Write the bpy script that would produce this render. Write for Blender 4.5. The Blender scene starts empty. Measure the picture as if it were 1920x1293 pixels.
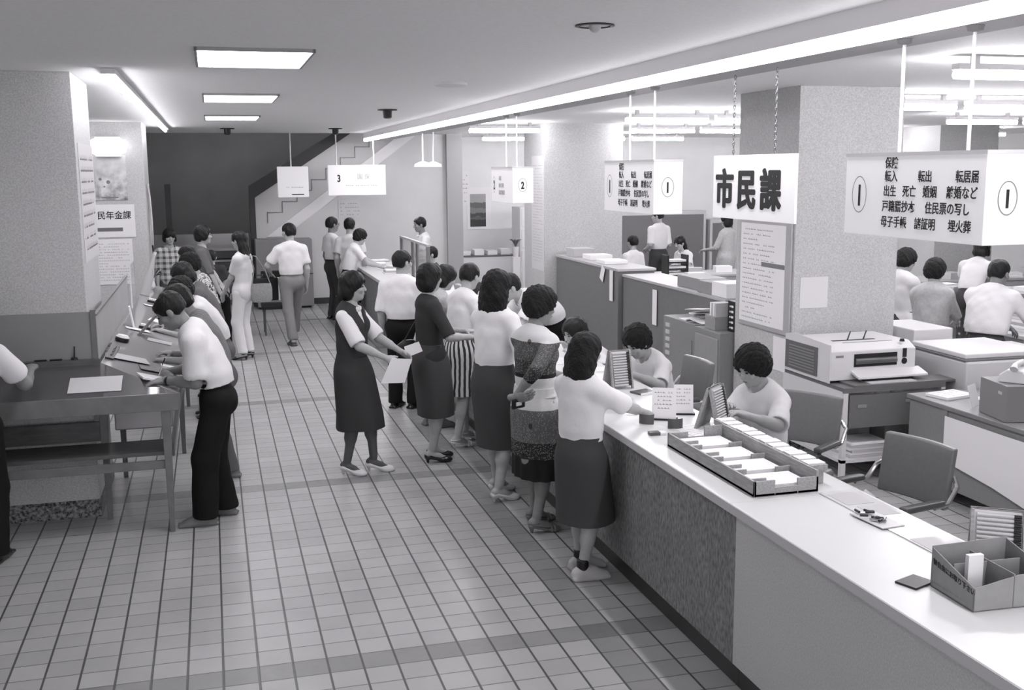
import bpy, math, random
import numpy as np
from mathutils import Vector, Matrix
PI = math.pi
SC = bpy.context.scene
COL = SC.collection

# ------------------------------------------------------------------ camera
cam_d = bpy.data.cameras.new('camera')
cam = bpy.data.objects.new('camera', cam_d); COL.objects.link(cam)
cam_d.sensor_width = 36.0
cam_d.lens = 2003.74 / 1920.0 * 36.0
cam_d.clip_end = 200
_r = Vector((0.96307248, -0.26914018, -0.00741329)); _u = Vector((0.05049057, 0.15348956, 0.98685949)); _f = Vector((0.26446568, 0.95079152, -0.16141061))
cam.matrix_world = Matrix(((_r.x, _u.x, -_f.x, 1.0787), (_r.y, _u.y, -_f.y, -5.0262), (_r.z, _u.z, -_f.z, 2.45), (0, 0, 0, 1)))
SC.camera = cam
# ------------------------------------------------------------------ colour management, world
SC.view_settings.view_transform = 'Standard'
SC.view_settings.look = 'None'
SC.view_settings.gamma = 1.0
SC.view_settings.use_curve_mapping = False
SC.view_settings.exposure = 0.75
w = bpy.data.worlds.new('world'); SC.world = w; w.use_nodes = True
w.node_tree.nodes['Background'].inputs[0].default_value = (0.93, 0.91, 0.96, 1)
w.node_tree.nodes['Background'].inputs[1].default_value = 1.6
SC.cycles.use_denoising = True
SC.cycles.max_bounces = 6
SC.cycles.diffuse_bounces = 4
SC.cycles.glossy_bounces = 3
SC.cycles.sample_clamp_indirect = 6.0
TINT = (0.985, 0.962, 1.0)

def area(name, loc, sx, sy, power, rot=(0, 0, 0), parent=None):
    l = bpy.data.lights.new(name, 'AREA'); l.shape = 'RECTANGLE'; l.size = sx; l.size_y = sy
    l.energy = power; l.color = TINT
    o = bpy.data.objects.new(name, l); COL.objects.link(o); o.location = loc; o.rotation_euler = rot
    if parent: o.parent = parent
    return o

# ------------------------------------------------------------------ materials
_mats = {}
def mat(name, g=0.5, rough=0.6, spec=0.4, nscale=0, namt=0.0, bump=0.0, bscale=60, metal=0.0, emit=0.0, alpha=1.0, aniso=None, coat=0.0):
    """grey procedural material: base grey g, optional noise mottling and bump"""
    if name in _mats: return _mats[name]
    m = bpy.data.materials.new(name); m.use_nodes = True
    nt = m.node_tree; N = nt.nodes; L = nt.links
    b = N['Principled BSDF']
    b.inputs['Roughness'].default_value = rough
    b.inputs['Metallic'].default_value = metal
    b.inputs['Specular IOR Level'].default_value = spec
    b.inputs['Coat Weight'].default_value = coat
    col = (g, g * 0.985, g * 1.0, 1)
    b.inputs['Base Color'].default_value = col
    tc = N.new('ShaderNodeTexCoord')
    src = tc.outputs['Object']
    if aniso:
        mp = N.new('ShaderNodeMapping'); mp.inputs['Scale'].default_value = aniso
        L.new(src, mp.inputs['Vector']); src = mp.outputs[0]
    if namt > 0:
        n = N.new('ShaderNodeTexNoise'); n.inputs['Scale'].default_value = nscale or 8; n.inputs['Detail'].default_value = 5
        L.new(src, n.inputs['Vector'])
        r = N.new('ShaderNodeMapRange'); r.inputs['From Min'].default_value = 0.3; r.inputs['From Max'].default_value = 0.7
        r.inputs['To Min'].default_value = g * (1 - namt); r.inputs['To Max'].default_value = g * (1 + namt)
        L.new(n.outputs['Fac'], r.inputs['Value'])
        c = N.new('ShaderNodeCombineColor')
        for k in range(3): L.new(r.outputs[0], c.inputs[k])
        L.new(c.outputs[0], b.inputs['Base Color'])
    if bump > 0:
        n2 = N.new('ShaderNodeTexNoise'); n2.inputs['Scale'].default_value = bscale; n2.inputs['Detail'].default_value = 4
        L.new(src, n2.inputs['Vector'])
        bp = N.new('ShaderNodeBump'); bp.inputs['Strength'].default_value = bump; bp.inputs['Distance'].default_value = 0.01
        L.new(n2.outputs['Fac'], bp.inputs['Height']); L.new(bp.outputs[0], b.inputs['Normal'])
    if emit > 0:
        b.inputs['Emission Color'].default_value = (TINT[0], TINT[1], TINT[2], 1)
        b.inputs['Emission Strength'].default_value = emit
    if alpha < 1: b.inputs['Alpha'].default_value = alpha
    _mats[name] = m
    return m

class G:
    """tiny helper to write shader maths"""
    def __init__(s, name, rough=0.7):
        s.m = bpy.data.materials.new(name); s.m.use_nodes = True
        s.nt = s.m.node_tree; s.N = s.nt.nodes; s.L = s.nt.links
        s.b = s.N['Principled BSDF']; s.b.inputs['Roughness'].default_value = rough
        s.b.inputs['Specular IOR Level'].default_value = 0.3
        tc = s.N.new('ShaderNodeTexCoord'); sp = s.N.new('ShaderNodeSeparateXYZ')
        s.vec = tc.outputs['Object']; s.L.new(s.vec, sp.inputs[0]); s.x, s.y, s.z = sp.outputs
    def m_(s, op, a, b=0.0, c=0.0):
        n = s.N.new('ShaderNodeMath'); n.operation = op
        for i, v in enumerate((a, b, c)):
            if hasattr(v, 'links'): s.L.new(v, n.inputs[i])
            else: n.inputs[i].default_value = v
        return n.outputs[0]
    def noise(s, scale, detail=4, vec=None):
        n = s.N.new('ShaderNodeTexNoise'); n.inputs['Scale'].default_value = scale; n.inputs['Detail'].default_value = detail
        s.L.new(vec or s.vec, n.inputs['Vector']); return n.outputs['Fac']
    def vor(s, scale, feature='F1', out='Distance', vec=None):
        n = s.N.new('ShaderNodeTexVoronoi'); n.feature = feature; n.inputs['Scale'].default_value = scale
        s.L.new(vec or s.vec, n.inputs['Vector']); return n.outputs[out]
    def mapv(s, sc, rot=(0, 0, 0)):
        n = s.N.new('ShaderNodeMapping'); n.inputs['Scale'].default_value = sc; n.inputs['Rotation'].default_value = rot
        s.L.new(s.vec, n.inputs['Vector']); return n.outputs[0]
    def rng(s, v, a, b, c, d):
        n = s.N.new('ShaderNodeMapRange')
        for i, q in enumerate((a, b, c, d)): n.inputs[i + 1].default_value = q
        s.L.new(v, n.inputs[0]); return n.outputs[0]
    def mix(s, f, a, b):
        # a*(1-f)+b*f
        return s.m_('ADD', s.m_('MULTIPLY', a, s.m_('SUBTRACT', 1.0, f)), s.m_('MULTIPLY', b, f))
    def color(s, v):
        c = s.N.new('ShaderNodeCombineColor')
        for k in range(3): s.L.new(v, c.inputs[k])
        s.L.new(c.outputs[0], s.b.inputs['Base Color'])
    def bump(s, v, st=0.4, dist=0.01):
        bp = s.N.new('ShaderNodeBump'); bp.inputs['Strength'].default_value = st; bp.inputs['Distance'].default_value = dist
        s.L.new(v, bp.inputs['Height']); s.L.new(bp.outputs[0], s.b.inputs['Normal'])
    def ramp(s, v, stops):
        n = s.N.new('ShaderNodeValToRGB'); n.color_ramp.interpolation = 'CONSTANT'
        e = n.color_ramp.elements
        while len(e) > 1: e.remove(e[0])
        e[0].position = stops[0][0]; e[0].color = (stops[0][1],) * 3 + (1,)
        for p, c in stops[1:]:
            q = e.new(p); q.color = (c, c, c, 1)
        s.L.new(v, n.inputs[0]); return n.outputs[0]

# ------------------------------------------------------------------ mesh building
class MB:
    def __init__(s): s.v = []; s.f = []
    def add(s, vs, fs):
        o = len(s.v); s.v += [tuple(map(float, q)) for q in vs]; s.f += [tuple(i + o for i in q) for q in fs]; return s
    def box(s, x0, x1, y0, y1, z0, z1, M=None):
        vs = [(x, y, z) for z in (z0, z1) for y in (y0, y1) for x in (x0, x1)]
        if M is not None: vs = [M @ Vector(q) for q in vs]
        return s.add(vs, [(0, 2, 3, 1), (4, 5, 7, 6), (0, 1, 5, 4), (2, 6, 7, 3), (0, 4, 6, 2), (1, 3, 7, 5)])
    def cyl(s, a, b, r0, r1=None, n=16, cap=True):
        r1 = r0 if r1 is None else r1
        a = Vector(a); b = Vector(b); d = (b - a).normalized()
        x = d.orthogonal().normalized(); y = d.cross(x)
        vs = [a + (x * math.cos(t) + y * math.sin(t)) * r0 for t in [2 * PI * i / n for i in range(n)]]
        vs += [b + (x * math.cos(t) + y * math.sin(t)) * r1 for t in [2 * PI * i / n for i in range(n)]]
        fs = [(i, (i + 1) % n, n + (i + 1) % n, n + i) for i in range(n)]
        if cap: fs += [tuple(range(n - 1, -1, -1)), tuple(range(n, 2 * n))]
        return s.add(vs, fs)
    def tube(s, pts, r, n=10):
        pts = [Vector(p) for p in pts]
        rings = []; px = None
        for i, p in enumerate(pts):
            d = (pts[min(i + 1, len(pts) - 1)] - pts[max(i - 1, 0)]).normalized()
            x = d.orthogonal().normalized() if px is None else (px - d * px.dot(d)).normalized()
            px = x; y = d.cross(x)
            rr = r[i] if isinstance(r, (list, tuple)) else r
            rings.append([p + (x * math.cos(2 * PI * k / n) + y * math.sin(2 * PI * k / n)) * rr for k in range(n)])
        return s.loft(rings)
    def loft(s, rings, cap=True, closed=True):
        n = len(rings[0]); vs = [q for r in rings for q in r]; fs = []
        for i in range(len(rings) - 1):
            for k in range(n if closed else n - 1):
                k2 = (k + 1) % n
                fs.append((i * n + k, i * n + k2, (i + 1) * n + k2, (i + 1) * n + k))
        if cap: fs += [tuple(range(n - 1, -1, -1)), tuple((len(rings) - 1) * n + k for k in range(n))]
        return s.add(vs, fs)
    def lathe(s, prof, c=(0, 0, 0), n=24, cap=True):
        return s.loft([[(c[0] + r * math.cos(2 * PI * k / n), c[1] + r * math.sin(2 * PI * k / n), c[2] + z) for k in range(n)] for r, z in prof], cap)
    def prism(s, poly, axis, a, b):
        """polygon in the plane normal to axis, extruded from a to b"""
        def P(u, v, t): return {'x': (t, u, v), 'y': (u, t, v), 'z': (u, v, t)}[axis]
        n = len(poly)
        return s.add([P(u, v, a) for u, v in poly] + [P(u, v, b) for u, v in poly],
                     [tuple(range(n)), tuple(range(2 * n - 1, n - 1, -1))] + [(i, (i + 1) % n, n + (i + 1) % n, n + i) for i in range(n)])
    def sphere(s, c, r, n=12):
        if not isinstance(r, (tuple, list)): r = (r, r, r)
        m = n // 2
        vs = [(c[0], c[1], c[2] - r[2])]
        for i in range(1, m):
            a = -PI / 2 + PI * i / m
            vs += [(c[0] + r[0] * math.cos(a) * math.cos(2 * PI * k / n), c[1] + r[1] * math.cos(a) * math.sin(2 * PI * k / n), c[2] + r[2] * math.sin(a)) for k in range(n)]
        vs.append((c[0], c[1], c[2] + r[2]))
        fs = [(0, 1 + (k + 1) % n, 1 + k) for k in range(n)]
        for i in range(m - 2):
            fs += [(1 + i * n + k, 1 + i * n + (k + 1) % n, 1 + (i + 1) * n + (k + 1) % n, 1 + (i + 1) * n + k) for k in range(n)]
        t = len(vs) - 1; b = 1 + (m - 2) * n
        fs += [(b + k, b + (k + 1) % n, t) for k in range(n)]
        return s.add(vs, fs)
    def build(s, name, m, parent=None, bevel=0.0, smooth=False, seg=2, label=None):
        me = bpy.data.meshes.new(name); me.from_pydata(s.v, [], s.f); me.update()
        import bmesh
        bm = bmesh.new(); bm.from_mesh(me); bmesh.ops.recalc_face_normals(bm, faces=bm.faces)
        if bevel:
            es = [e for e in bm.edges if len(e.link_faces) == 2 and e.calc_face_angle(0) > 0.6]
            bmesh.ops.bevel(bm, geom=es, offset=bevel, segments=seg, affect='EDGES', profile=0.5)
        bm.to_mesh(me); bm.free()
        if smooth:
            me.polygons.foreach_set('use_smooth', [True] * len(me.polygons))
            try: me.set_sharp_from_angle(angle=math.radians(42))
            except Exception: pass
        if m: me.materials.append(m)
        o = bpy.data.objects.new(name, me); COL.objects.link(o)
        if parent: o.parent = parent
        if label: o['label'] = label
        return o

def tag(o, label, cat, group=None, kind=None):
    o['label'] = label; o['category'] = cat
    if group: o['group'] = group
    if kind: o['kind'] = kind
    return o
def thing(name, label, cat, loc=(0, 0, 0), rz=0.0, group=None):
    o = bpy.data.objects.new(name, None); COL.objects.link(o); o.empty_display_size = 0.1
    o.location = loc; o.rotation_euler = (0, 0, rz)
    return tag(o, label, cat, group)
def struct(o, label=None):
    o['kind'] = 'structure'
    if label: o['label'] = label
    return o
def dup(root, loc=None, rz=None, label=None):
    def cp(o, par):
        c = o.copy(); COL.objects.link(c)
        if par: c.parent = par
        for ch in list(o.children): cp(ch, c)
        return c
    c = cp(root, None)
    if loc is not None: c.location = loc
    if rz is not None: c.rotation_euler = (0, 0, rz)
    if label: c['label'] = label
    return c

def lettering(txt, size, m, parent, M, depth=0.002, bold=0.0, sx=1.0, name='lettering', align='LEFT', space=1.0, heavy=0.0):
    """text as a mesh; M maps text plane (x right, y up) to parent space"""
    c = bpy.data.curves.new('t', 'FONT'); c.body = txt; c.size = size; c.extrude = depth; c.offset = bold
    c.align_x = align; c.space_character = space; c.resolution_u = 4
    o = bpy.data.objects.new('t', c); COL.objects.link(o)
    bpy.context.view_layer.update()
    me = bpy.data.meshes.new_from_object(o.evaluated_get(bpy.context.evaluated_depsgraph_get()))
    bpy.data.objects.remove(o); bpy.data.curves.remove(c)
    if heavy:   # thicken strokes with slightly shifted copies of the glyph
        n0 = len(me.vertices); co = [tuple(v.co) for v in me.vertices]; pf = [tuple(p.vertices) for p in me.polygons]; vs = []; fs = []
        for k in range(12):
            a = 2 * PI * k / 12; vs += [(q[0] + heavy * 1.15 * math.cos(a), q[1] + heavy * 0.8 * math.sin(a), q[2] + 0.00002 * k) for q in co]; fs += [tuple(i + k * n0 for i in f) for f in pf]
        me = bpy.data.meshes.new(name); me.from_pydata(vs, [], fs)
    me.transform(M @ Matrix.Diagonal((sx, 1, 1, 1)))
    me.materials.clear(); me.materials.append(m); me.name = name
    q = bpy.data.objects.new(name, me); COL.objects.link(q)
    if parent: q.parent = parent
    return q
def FR(o, x, y):
    """frame matrix: origin o, x axis, y axis"""
    x = Vector(x).normalized(); y = Vector(y).normalized(); z = x.cross(y)
    return Matrix(((x.x, y.x, z.x, o[0]), (x.y, y.y, z.y, o[1]), (x.z, y.z, z.z, o[2]), (0, 0, 0, 1)))
# ------------------------------------------------------------------ implicit-surface bodies
V3 = lambda *a: np.array(a, dtype=np.float64)
def nrm(v): return v / (np.linalg.norm(v) + 1e-9)
def rotm(axis, deg):
    return np.array(Matrix.Rotation(math.radians(deg), 3, axis))

class Field:
    def __init__(s, lo, hi, h):
        s.h = h; s.lo = np.array(lo, float) - 2 * h
        s.n = np.ceil((np.array(hi, float) + 2 * h - s.lo) / h).astype(int) + 1
        s.d = np.full(s.n, 1.0, np.float32)
        s.ax = [(s.lo[k] + h * np.arange(s.n[k])).astype(np.float32) for k in range(3)]
    def win(s, lo, hi):
        a = np.clip(np.floor((np.array(lo) - s.lo) / s.h).astype(int), 0, s.n); b = np.clip(np.ceil((np.array(hi) - s.lo) / s.h).astype(int) + 1, 0, s.n)
        if np.any(b <= a): return None
        sl = tuple(slice(a[k], b[k]) for k in range(3))
        return sl, s.ax[0][sl[0]][:, None, None], s.ax[1][sl[1]][None, :, None], s.ax[2][sl[2]][None, None, :]
    def dist(s, p, X, Y, Z):
        t = p[0]
        if t == 'c':
            _, a, b, r1, r2 = p; ba = b - a; L2 = float(ba @ ba) + 1e-12
            px, py, pz = X - a[0], Y - a[1], Z - a[2]
            h = np.clip((px * ba[0] + py * ba[1] + pz * ba[2]) / L2, 0, 1)
            return np.sqrt((px - ba[0] * h) ** 2 + (py - ba[1] * h) ** 2 + (pz - ba[2] * h) ** 2) - (r1 + (r2 - r1) * h)
        if t == 'e':
            _, c, r, R = p
            px, py, pz = X - c[0], Y - c[1], Z - c[2]
            q = [R[0, k] * px + R[1, k] * py + R[2, k] * pz for k in range(3)]
            k0 = np.sqrt(sum((q[k] / r[k]) ** 2 for k in range(3))); k1 = np.sqrt(sum((q[k] / (r[k] * r[k])) ** 2 for k in range(3)))
            return k0 * (k0 - 1) / (k1 + 1e-6)
        if t == 'b':
            _, c, r, R, rd = p
            px, py, pz = X - c[0], Y - c[1], Z - c[2]
            q = [np.abs(R[0, k] * px + R[1, k] * py + R[2, k] * pz) - (r[k] - rd) for k in range(3)]
            return np.sqrt(sum(np.maximum(v, 0) ** 2 for v in q)) + np.minimum(np.maximum(q[0], np.maximum(q[1], q[2])), 0) - rd
        if t == 't':   # elliptical ring: centre, ring radii (a,b), tube r, R (ring in local xy), tube squash z
            _, c, a, b, rt, R = p
            px, py, pz = X - c[0], Y - c[1], Z - c[2]
            qx, qy, qz = [R[0, k] * px + R[1, k] * py + R[2, k] * pz for k in range(3)]
            k0 = np.sqrt((qx / a) ** 2 + (qy / b) ** 2)
            return np.sqrt(((k0 - 1) * (a + b) / 2) ** 2 + (qz * 0.6) ** 2) - rt
    def bb(s, p):
        if p[0] == 'c':
            r = max(p[3], p[4]); return np.minimum(p[1], p[2]) - r, np.maximum(p[1], p[2]) + r
        if p[0] in 'eb':
            e = np.abs(p[3]) @ np.array(p[2]); return p[1] - e, p[1] + e
        r = max(p[2], p[3]) + p[4] * 2; return p[1] - r, p[1] + r
    def u(s, p, k=0.02):
        lo, hi = s.bb(p); m = k + 3 * s.h
        w_ = s.win(lo - m, hi + m)
        if w_ is None: return s
        sl, X, Y, Z = w_; d = s.dist(p, X, Y, Z); a = s.d[sl]
        hh = np.maximum(k - np.abs(a - d), 0) / k
        s.d[sl] = np.minimum(a, d) - hh * hh * k * 0.25
        return s
    def sub(s, p, k=0.01):
        lo, hi = s.bb(p); m = k + 3 * s.h
        w_ = s.win(lo - m, hi + m)
        if w_ is None: return s
        sl, X, Y, Z = w_; d = -s.dist(p, X, Y, Z); a = s.d[sl]
        hh = np.maximum(k - np.abs(a - d), 0) / k
        s.d[sl] = np.maximum(a, d) + hh * hh * k * 0.25
        return s
    def cut(s, c, n):
        """keep the side the normal points away from"""
        X, Y, Z = s.ax[0][:, None, None], s.ax[1][None, :, None], s.ax[2][None, None, :]
        s.d = np.maximum(s.d, ((X - c[0]) * n[0] + (Y - c[1]) * n[1] + (Z - c[2]) * n[2]).astype(np.float32)); return s
    def wob(s, amp, fr, seed=0):
        X, Y, Z = s.ax[0][:, None, None], s.ax[1][None, :, None], s.ax[2][None, None, :]
        q = (np.sin(fr * (X + 0.6 * Z) + seed) * np.sin(fr * 1.13 * (Y - 0.4 * X) + 2 * seed + 1) + np.sin(fr * 1.9 * (Z * 0.8 + Y) + seed * 3) * np.sin(fr * 1.7 * (X - Y * .5) + seed) * 0.6)
        s.d = s.d + (amp * q).astype(np.float32); return s
    def mesh(s):
        d = s.d; neg = d < 0
        c8 = [neg[i:neg.shape[0] - 1 + i, j:neg.shape[1] - 1 + j, k:neg.shape[2] - 1 + k] for i in (0, 1) for j in (0, 1) for k in (0, 1)]
        cnt = sum(c.astype(np.int8) for c in c8)
        act = (cnt > 0) & (cnt < 8); idx = -np.ones(act.shape, np.int64)
        ii = np.argwhere(act); idx[act] = np.arange(len(ii))
        if len(ii) == 0: return np.zeros((0, 3)), np.zeros((0, 4), int)
        val = {}
        for i in (0, 1):
            for j in (0, 1):
                for k in (0, 1): val[i, j, k] = d[ii[:, 0] + i, ii[:, 1] + j, ii[:, 2] + k]
        acc = np.zeros((len(ii), 3)); num = np.zeros(len(ii))
        for axis in range(3):
            o1, o2 = [q for q in range(3) if q != axis]
            for a in (0, 1):
                for b in (0, 1):
                    A = [0, 0, 0]; A[o1] = a; A[o2] = b; B = list(A); B[axis] = 1
                    va, vb = val[tuple(A)], val[tuple(B)]
                    c = (va < 0) != (vb < 0)
                    t = np.where(c, va / np.where(c, va - vb, 1), 0)
                    P = np.zeros((len(ii), 3)); P[:, o1] = a; P[:, o2] = b; P[:, axis] = t
                    acc += P * c[:, None]; num += c
        vs = s.lo + s.h * (ii + acc / num[:, None])
        F = []
        for axis in range(3):
            o1, o2 = [(1, 2), (2, 0), (0, 1)][axis]
            sl0 = [slice(None)] * 3; sl1 = [slice(None)] * 3
            sl0[axis] = slice(0, -1); sl1[axis] = slice(1, None)
            for q in (o1, o2): sl0[q] = slice(1, -1); sl1[q] = slice(1, -1)
            n0, n1 = neg[tuple(sl0)], neg[tuple(sl1)]
            e = np.argwhere(n0 != n1)
            if len(e) == 0: continue
            flip = n0[tuple(e.T)]
            e = e.copy(); e[:, o1] += 1; e[:, o2] += 1
            def I(da, db):
                q = e.copy(); q[:, o1] += da; q[:, o2] += db; return idx[q[:, 0], q[:, 1], q[:, 2]]
            quad = np.stack([I(-1, -1), I(0, -1), I(0, 0), I(-1, 0)], 1)
            quad[~flip] = quad[~flip][:, ::-1]
            F.append(quad)
        return vs, np.concatenate(F)

def mk(name, parts, m, parent=None, label=None):
    vs = []; fs = []; o = 0
    for v, f in parts:
        vs.append(v); fs.append(f + o); o += len(v)
    v = np.concatenate(vs); f = np.concatenate(fs)
    me = bpy.data.meshes.new(name)
    me.vertices.add(len(v)); me.vertices.foreach_set('co', v.astype(np.float32).ravel())
    me.loops.add(f.size); me.loops.foreach_set('vertex_index', f.ravel().astype(np.int32))
    me.polygons.add(len(f)); me.polygons.foreach_set('loop_start', (np.arange(len(f)) * 4).astype(np.int32))
    me.polygons.foreach_set('use_smooth', np.ones(len(f), bool))
    me.update(calc_edges=True); me.validate()
    me.materials.append(m)
    ob = bpy.data.objects.new(name, me); COL.objects.link(ob)
    if parent: ob.parent = parent
    if label: ob['label'] = label
    return ob

def ik(a, t, l1, l2, pole):
    d = t - a; L = np.linalg.norm(d); mx = (l1 + l2) * 0.995
    if L > mx: d = d / L * mx; L = mx
    L = max(L, abs(l1 - l2) + 0.02)
    n = nrm(d); x = (l1 * l1 - l2 * l2 + L * L) / (2 * L); hgt = math.sqrt(max(l1 * l1 - x * x, 0))
    p = pole - n * (pole @ n); p = nrm(p)
    return a + n * x + p * hgt, a + n * L

def hand_prims(w_, d, n, side, curl, s=1.0):
    """w_ wrist, d finger direction, n palm normal (towards palm), side +1 right hand"""
    d = nrm(d); n = nrm(n - d * (n @ d)); sd = np.cross(d, n) * side   # sd points to the thumb side
    R = np.stack([sd, d, n], 1)
    pr = [(('e', w_ + d * 0.048 * s, (0.041 * s, 0.055 * s, 0.017 * s), R), 0.02), (('c', w_ - d * 0.03 * s, w_ + d * 0.03 * s, 0.025 * s, 0.024 * s), 0.02)]
    for q, (off, ln) in enumerate(((0.028, 0.070), (0.0095, 0.079), (-0.0095, 0.073), (-0.027, 0.058))):
        b = w_ + d * (0.088 - abs(off) * 0.15) * s + sd * off * s; dd = d + sd * off * 2.2; a = curl * (1 + 0.12 * q)
        r = 0.0085 * s
        for sg, fr in enumerate((0.45, 0.32, 0.23)):
            dd = nrm(dd * math.cos(math.radians(a)) + n * math.sin(math.radians(a)))
            nn = nrm(n - dd * (n @ dd)); e = b + dd * ln * fr * s
            pr.append((('c', b, e, r, r * 0.92), 0.005)); b = e; r *= 0.93; a = a * 0.9
            n2 = nn
            dd = nrm(dd); 
    b = w_ + d * 0.022 * s + sd * 0.026 * s; dd = nrm(d * 0.62 + sd * 0.62 + n * (0.25 + curl / 90))
    e = b + dd * 0.045 * s; pr.append((('c', b, e, 0.0125 * s, 0.0105 * s), 0.012))
    dd = nrm(dd + d * 0.45); pr.append((('c', e, e + dd * 0.032 * s, 0.0105 * s, 0.0085 * s), 0.004))
    return pr

SKIN = mat('skin', 0.40, 0.5, 0.35, 30, 0.05, 0.05, 120)
SKIN_D = mat('skin_tanned', 0.24, 0.5, 0.35, 30, 0.06, 0.05, 120)
SKIN_ST = mat('skin_in_dark_stockings', 0.10, 0.55, 0.3)
HAIRM = mat('black_hair', 0.010, 0.5, 0.28, 0, 0, 0.7, 90, aniso=(1, 1, 0.18))
HAIRC = mat('curly_black_hair', 0.010, 0.6, 0.25, 0, 0, 0.9, 110)
EYEM = mat('dark_eye', 0.02, 0.2, 0.5)
LIPM = mat('lips', 0.16, 0.5, 0.3)

HAIRS = {}
def hair_field(style, F, c, R, s, seed):
    W = lambda x, y, z: c + R @ (V3(x, y, z) * s)
    E = lambda x, y, z, a, b, e: ('e', W(x, y, z), (a * s, b * s, e * s), R)
    if style in ('short', 'balding'):
        F.u(E(0, -0.014, 0.034, 0.084, 0.099, 0.086), 0.01); F.u(E(0, -0.05, -0.01, 0.068, 0.055, 0.07), 0.03)
        F.sub(E(0, 0.115, -0.055, 0.10, 0.088, 0.125), 0.012)
        F.sub(E(0.085, 0.01, -0.05, 0.03, 0.04, 0.055), 0.008); F.sub(E(-0.085, 0.01, -0.05, 0.03, 0.04, 0.055), 0.008)
        if style == 'balding': F.sub(E(0.0, 0.05, 0.125, 0.05, 0.065, 0.035), 0.02)
        F.wob(0.0022 * s, 75, seed); F.cut(W(0, 0, -0.065), R @ V3(0, -0.25, -1))
    elif style == 'parted':
        F.u(E(0, -0.012, 0.036, 0.09, 0.104, 0.088), 0.01); F.u(E(0, -0.05, -0.02, 0.078, 0.058, 0.075), 0.03)
        F.u(E(0.072, 0.0, -0.01, 0.022, 0.05, 0.055), 0.015); F.u(E(-0.072, 0.0, -0.01, 0.022, 0.05, 0.055), 0.015)
        F.sub(E(0, 0.122, -0.05, 0.085, 0.085, 0.115), 0.01)
        F.wob(0.003 * s, 60, seed); F.cut(W(0, 0, -0.085), R @ V3(0, -0.1, -1))
    elif style in ('curly', 'perm'):
        k = 1.0 if style == 'curly' else 1.05
        F.u(E(0, -0.016, 0.036, 0.098 * k, 0.112 * k, 0.098 * k), 0.01); F.u(E(0, -0.045, -0.02, 0.09 * k, 0.07, 0.075), 0.04)
        F.sub(E(0, 0.125, -0.05, 0.078, 0.085, 0.108), 0.012)
        F.wob(0.0035 * s, 120, seed); F.wob(0.003 * s, 71, seed + 2); F.wob(0.002 * s, 190, seed + 4); F.cut(W(0, 0, -0.095), R @ V3(0, -0.1, -1))
    elif style == 'bob':
        F.u(E(0, -0.014, 0.034, 0.094, 0.108, 0.092), 0.01); F.u(E(0, -0.042, -0.04, 0.095, 0.075, 0.085), 0.03)
        F.sub(E(0, 0.12, -0.06, 0.076, 0.088, 0.115), 0.01)
        F.wob(0.0035 * s, 60, seed); F.cut(W(0, 0, -0.125), R @ V3(0, -0.15, -1))
    elif style == 'wavy':   # shoulder length
        F.u(E(0, -0.014, 0.034, 0.096, 0.11, 0.094), 0.01); F.u(E(0, -0.046, -0.07, 0.116, 0.086, 0.12), 0.04); F.u(E(0, -0.055, -0.15, 0.108, 0.066, 0.07), 0.04)
        F.sub(E(0, 0.125, -0.07, 0.076, 0.092, 0.12), 0.01)
        F.wob(0.004 * s, 38, seed); F.wob(0.0025 * s, 110, seed)
    elif style == 'long':
        F.u(E(0, -0.014, 0.034, 0.088, 0.104, 0.088), 0.01); F.u(E(0, -0.055, -0.08, 0.09, 0.055, 0.15), 0.03); F.u(E(0, -0.07, -0.2, 0.085, 0.035, 0.12), 0.03)
        F.sub(E(0, 0.125, -0.07, 0.07, 0.09, 0.12), 0.01)
        F.wob(0.003 * s, 60, seed)
    elif style == 'bowl':
        F.u(E(0, -0.008, 0.032, 0.094, 0.108, 0.09), 0.01); F.u(E(0, -0.04, -0.04, 0.09, 0.07, 0.06), 0.03)
        F.u(E(0.075, 0.01, -0.03, 0.022, 0.05, 0.05), 0.015); F.u(E(-0.075, 0.01, -0.03, 0.022, 0.05, 0.05), 0.015)
        F.sub(E(0, 0.13, -0.075, 0.082, 0.085, 0.11), 0.008)
        F.wob(0.0025 * s, 70, seed); F.cut(W(0, 0, -0.1), R @ V3(0, 0, -1))

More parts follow.
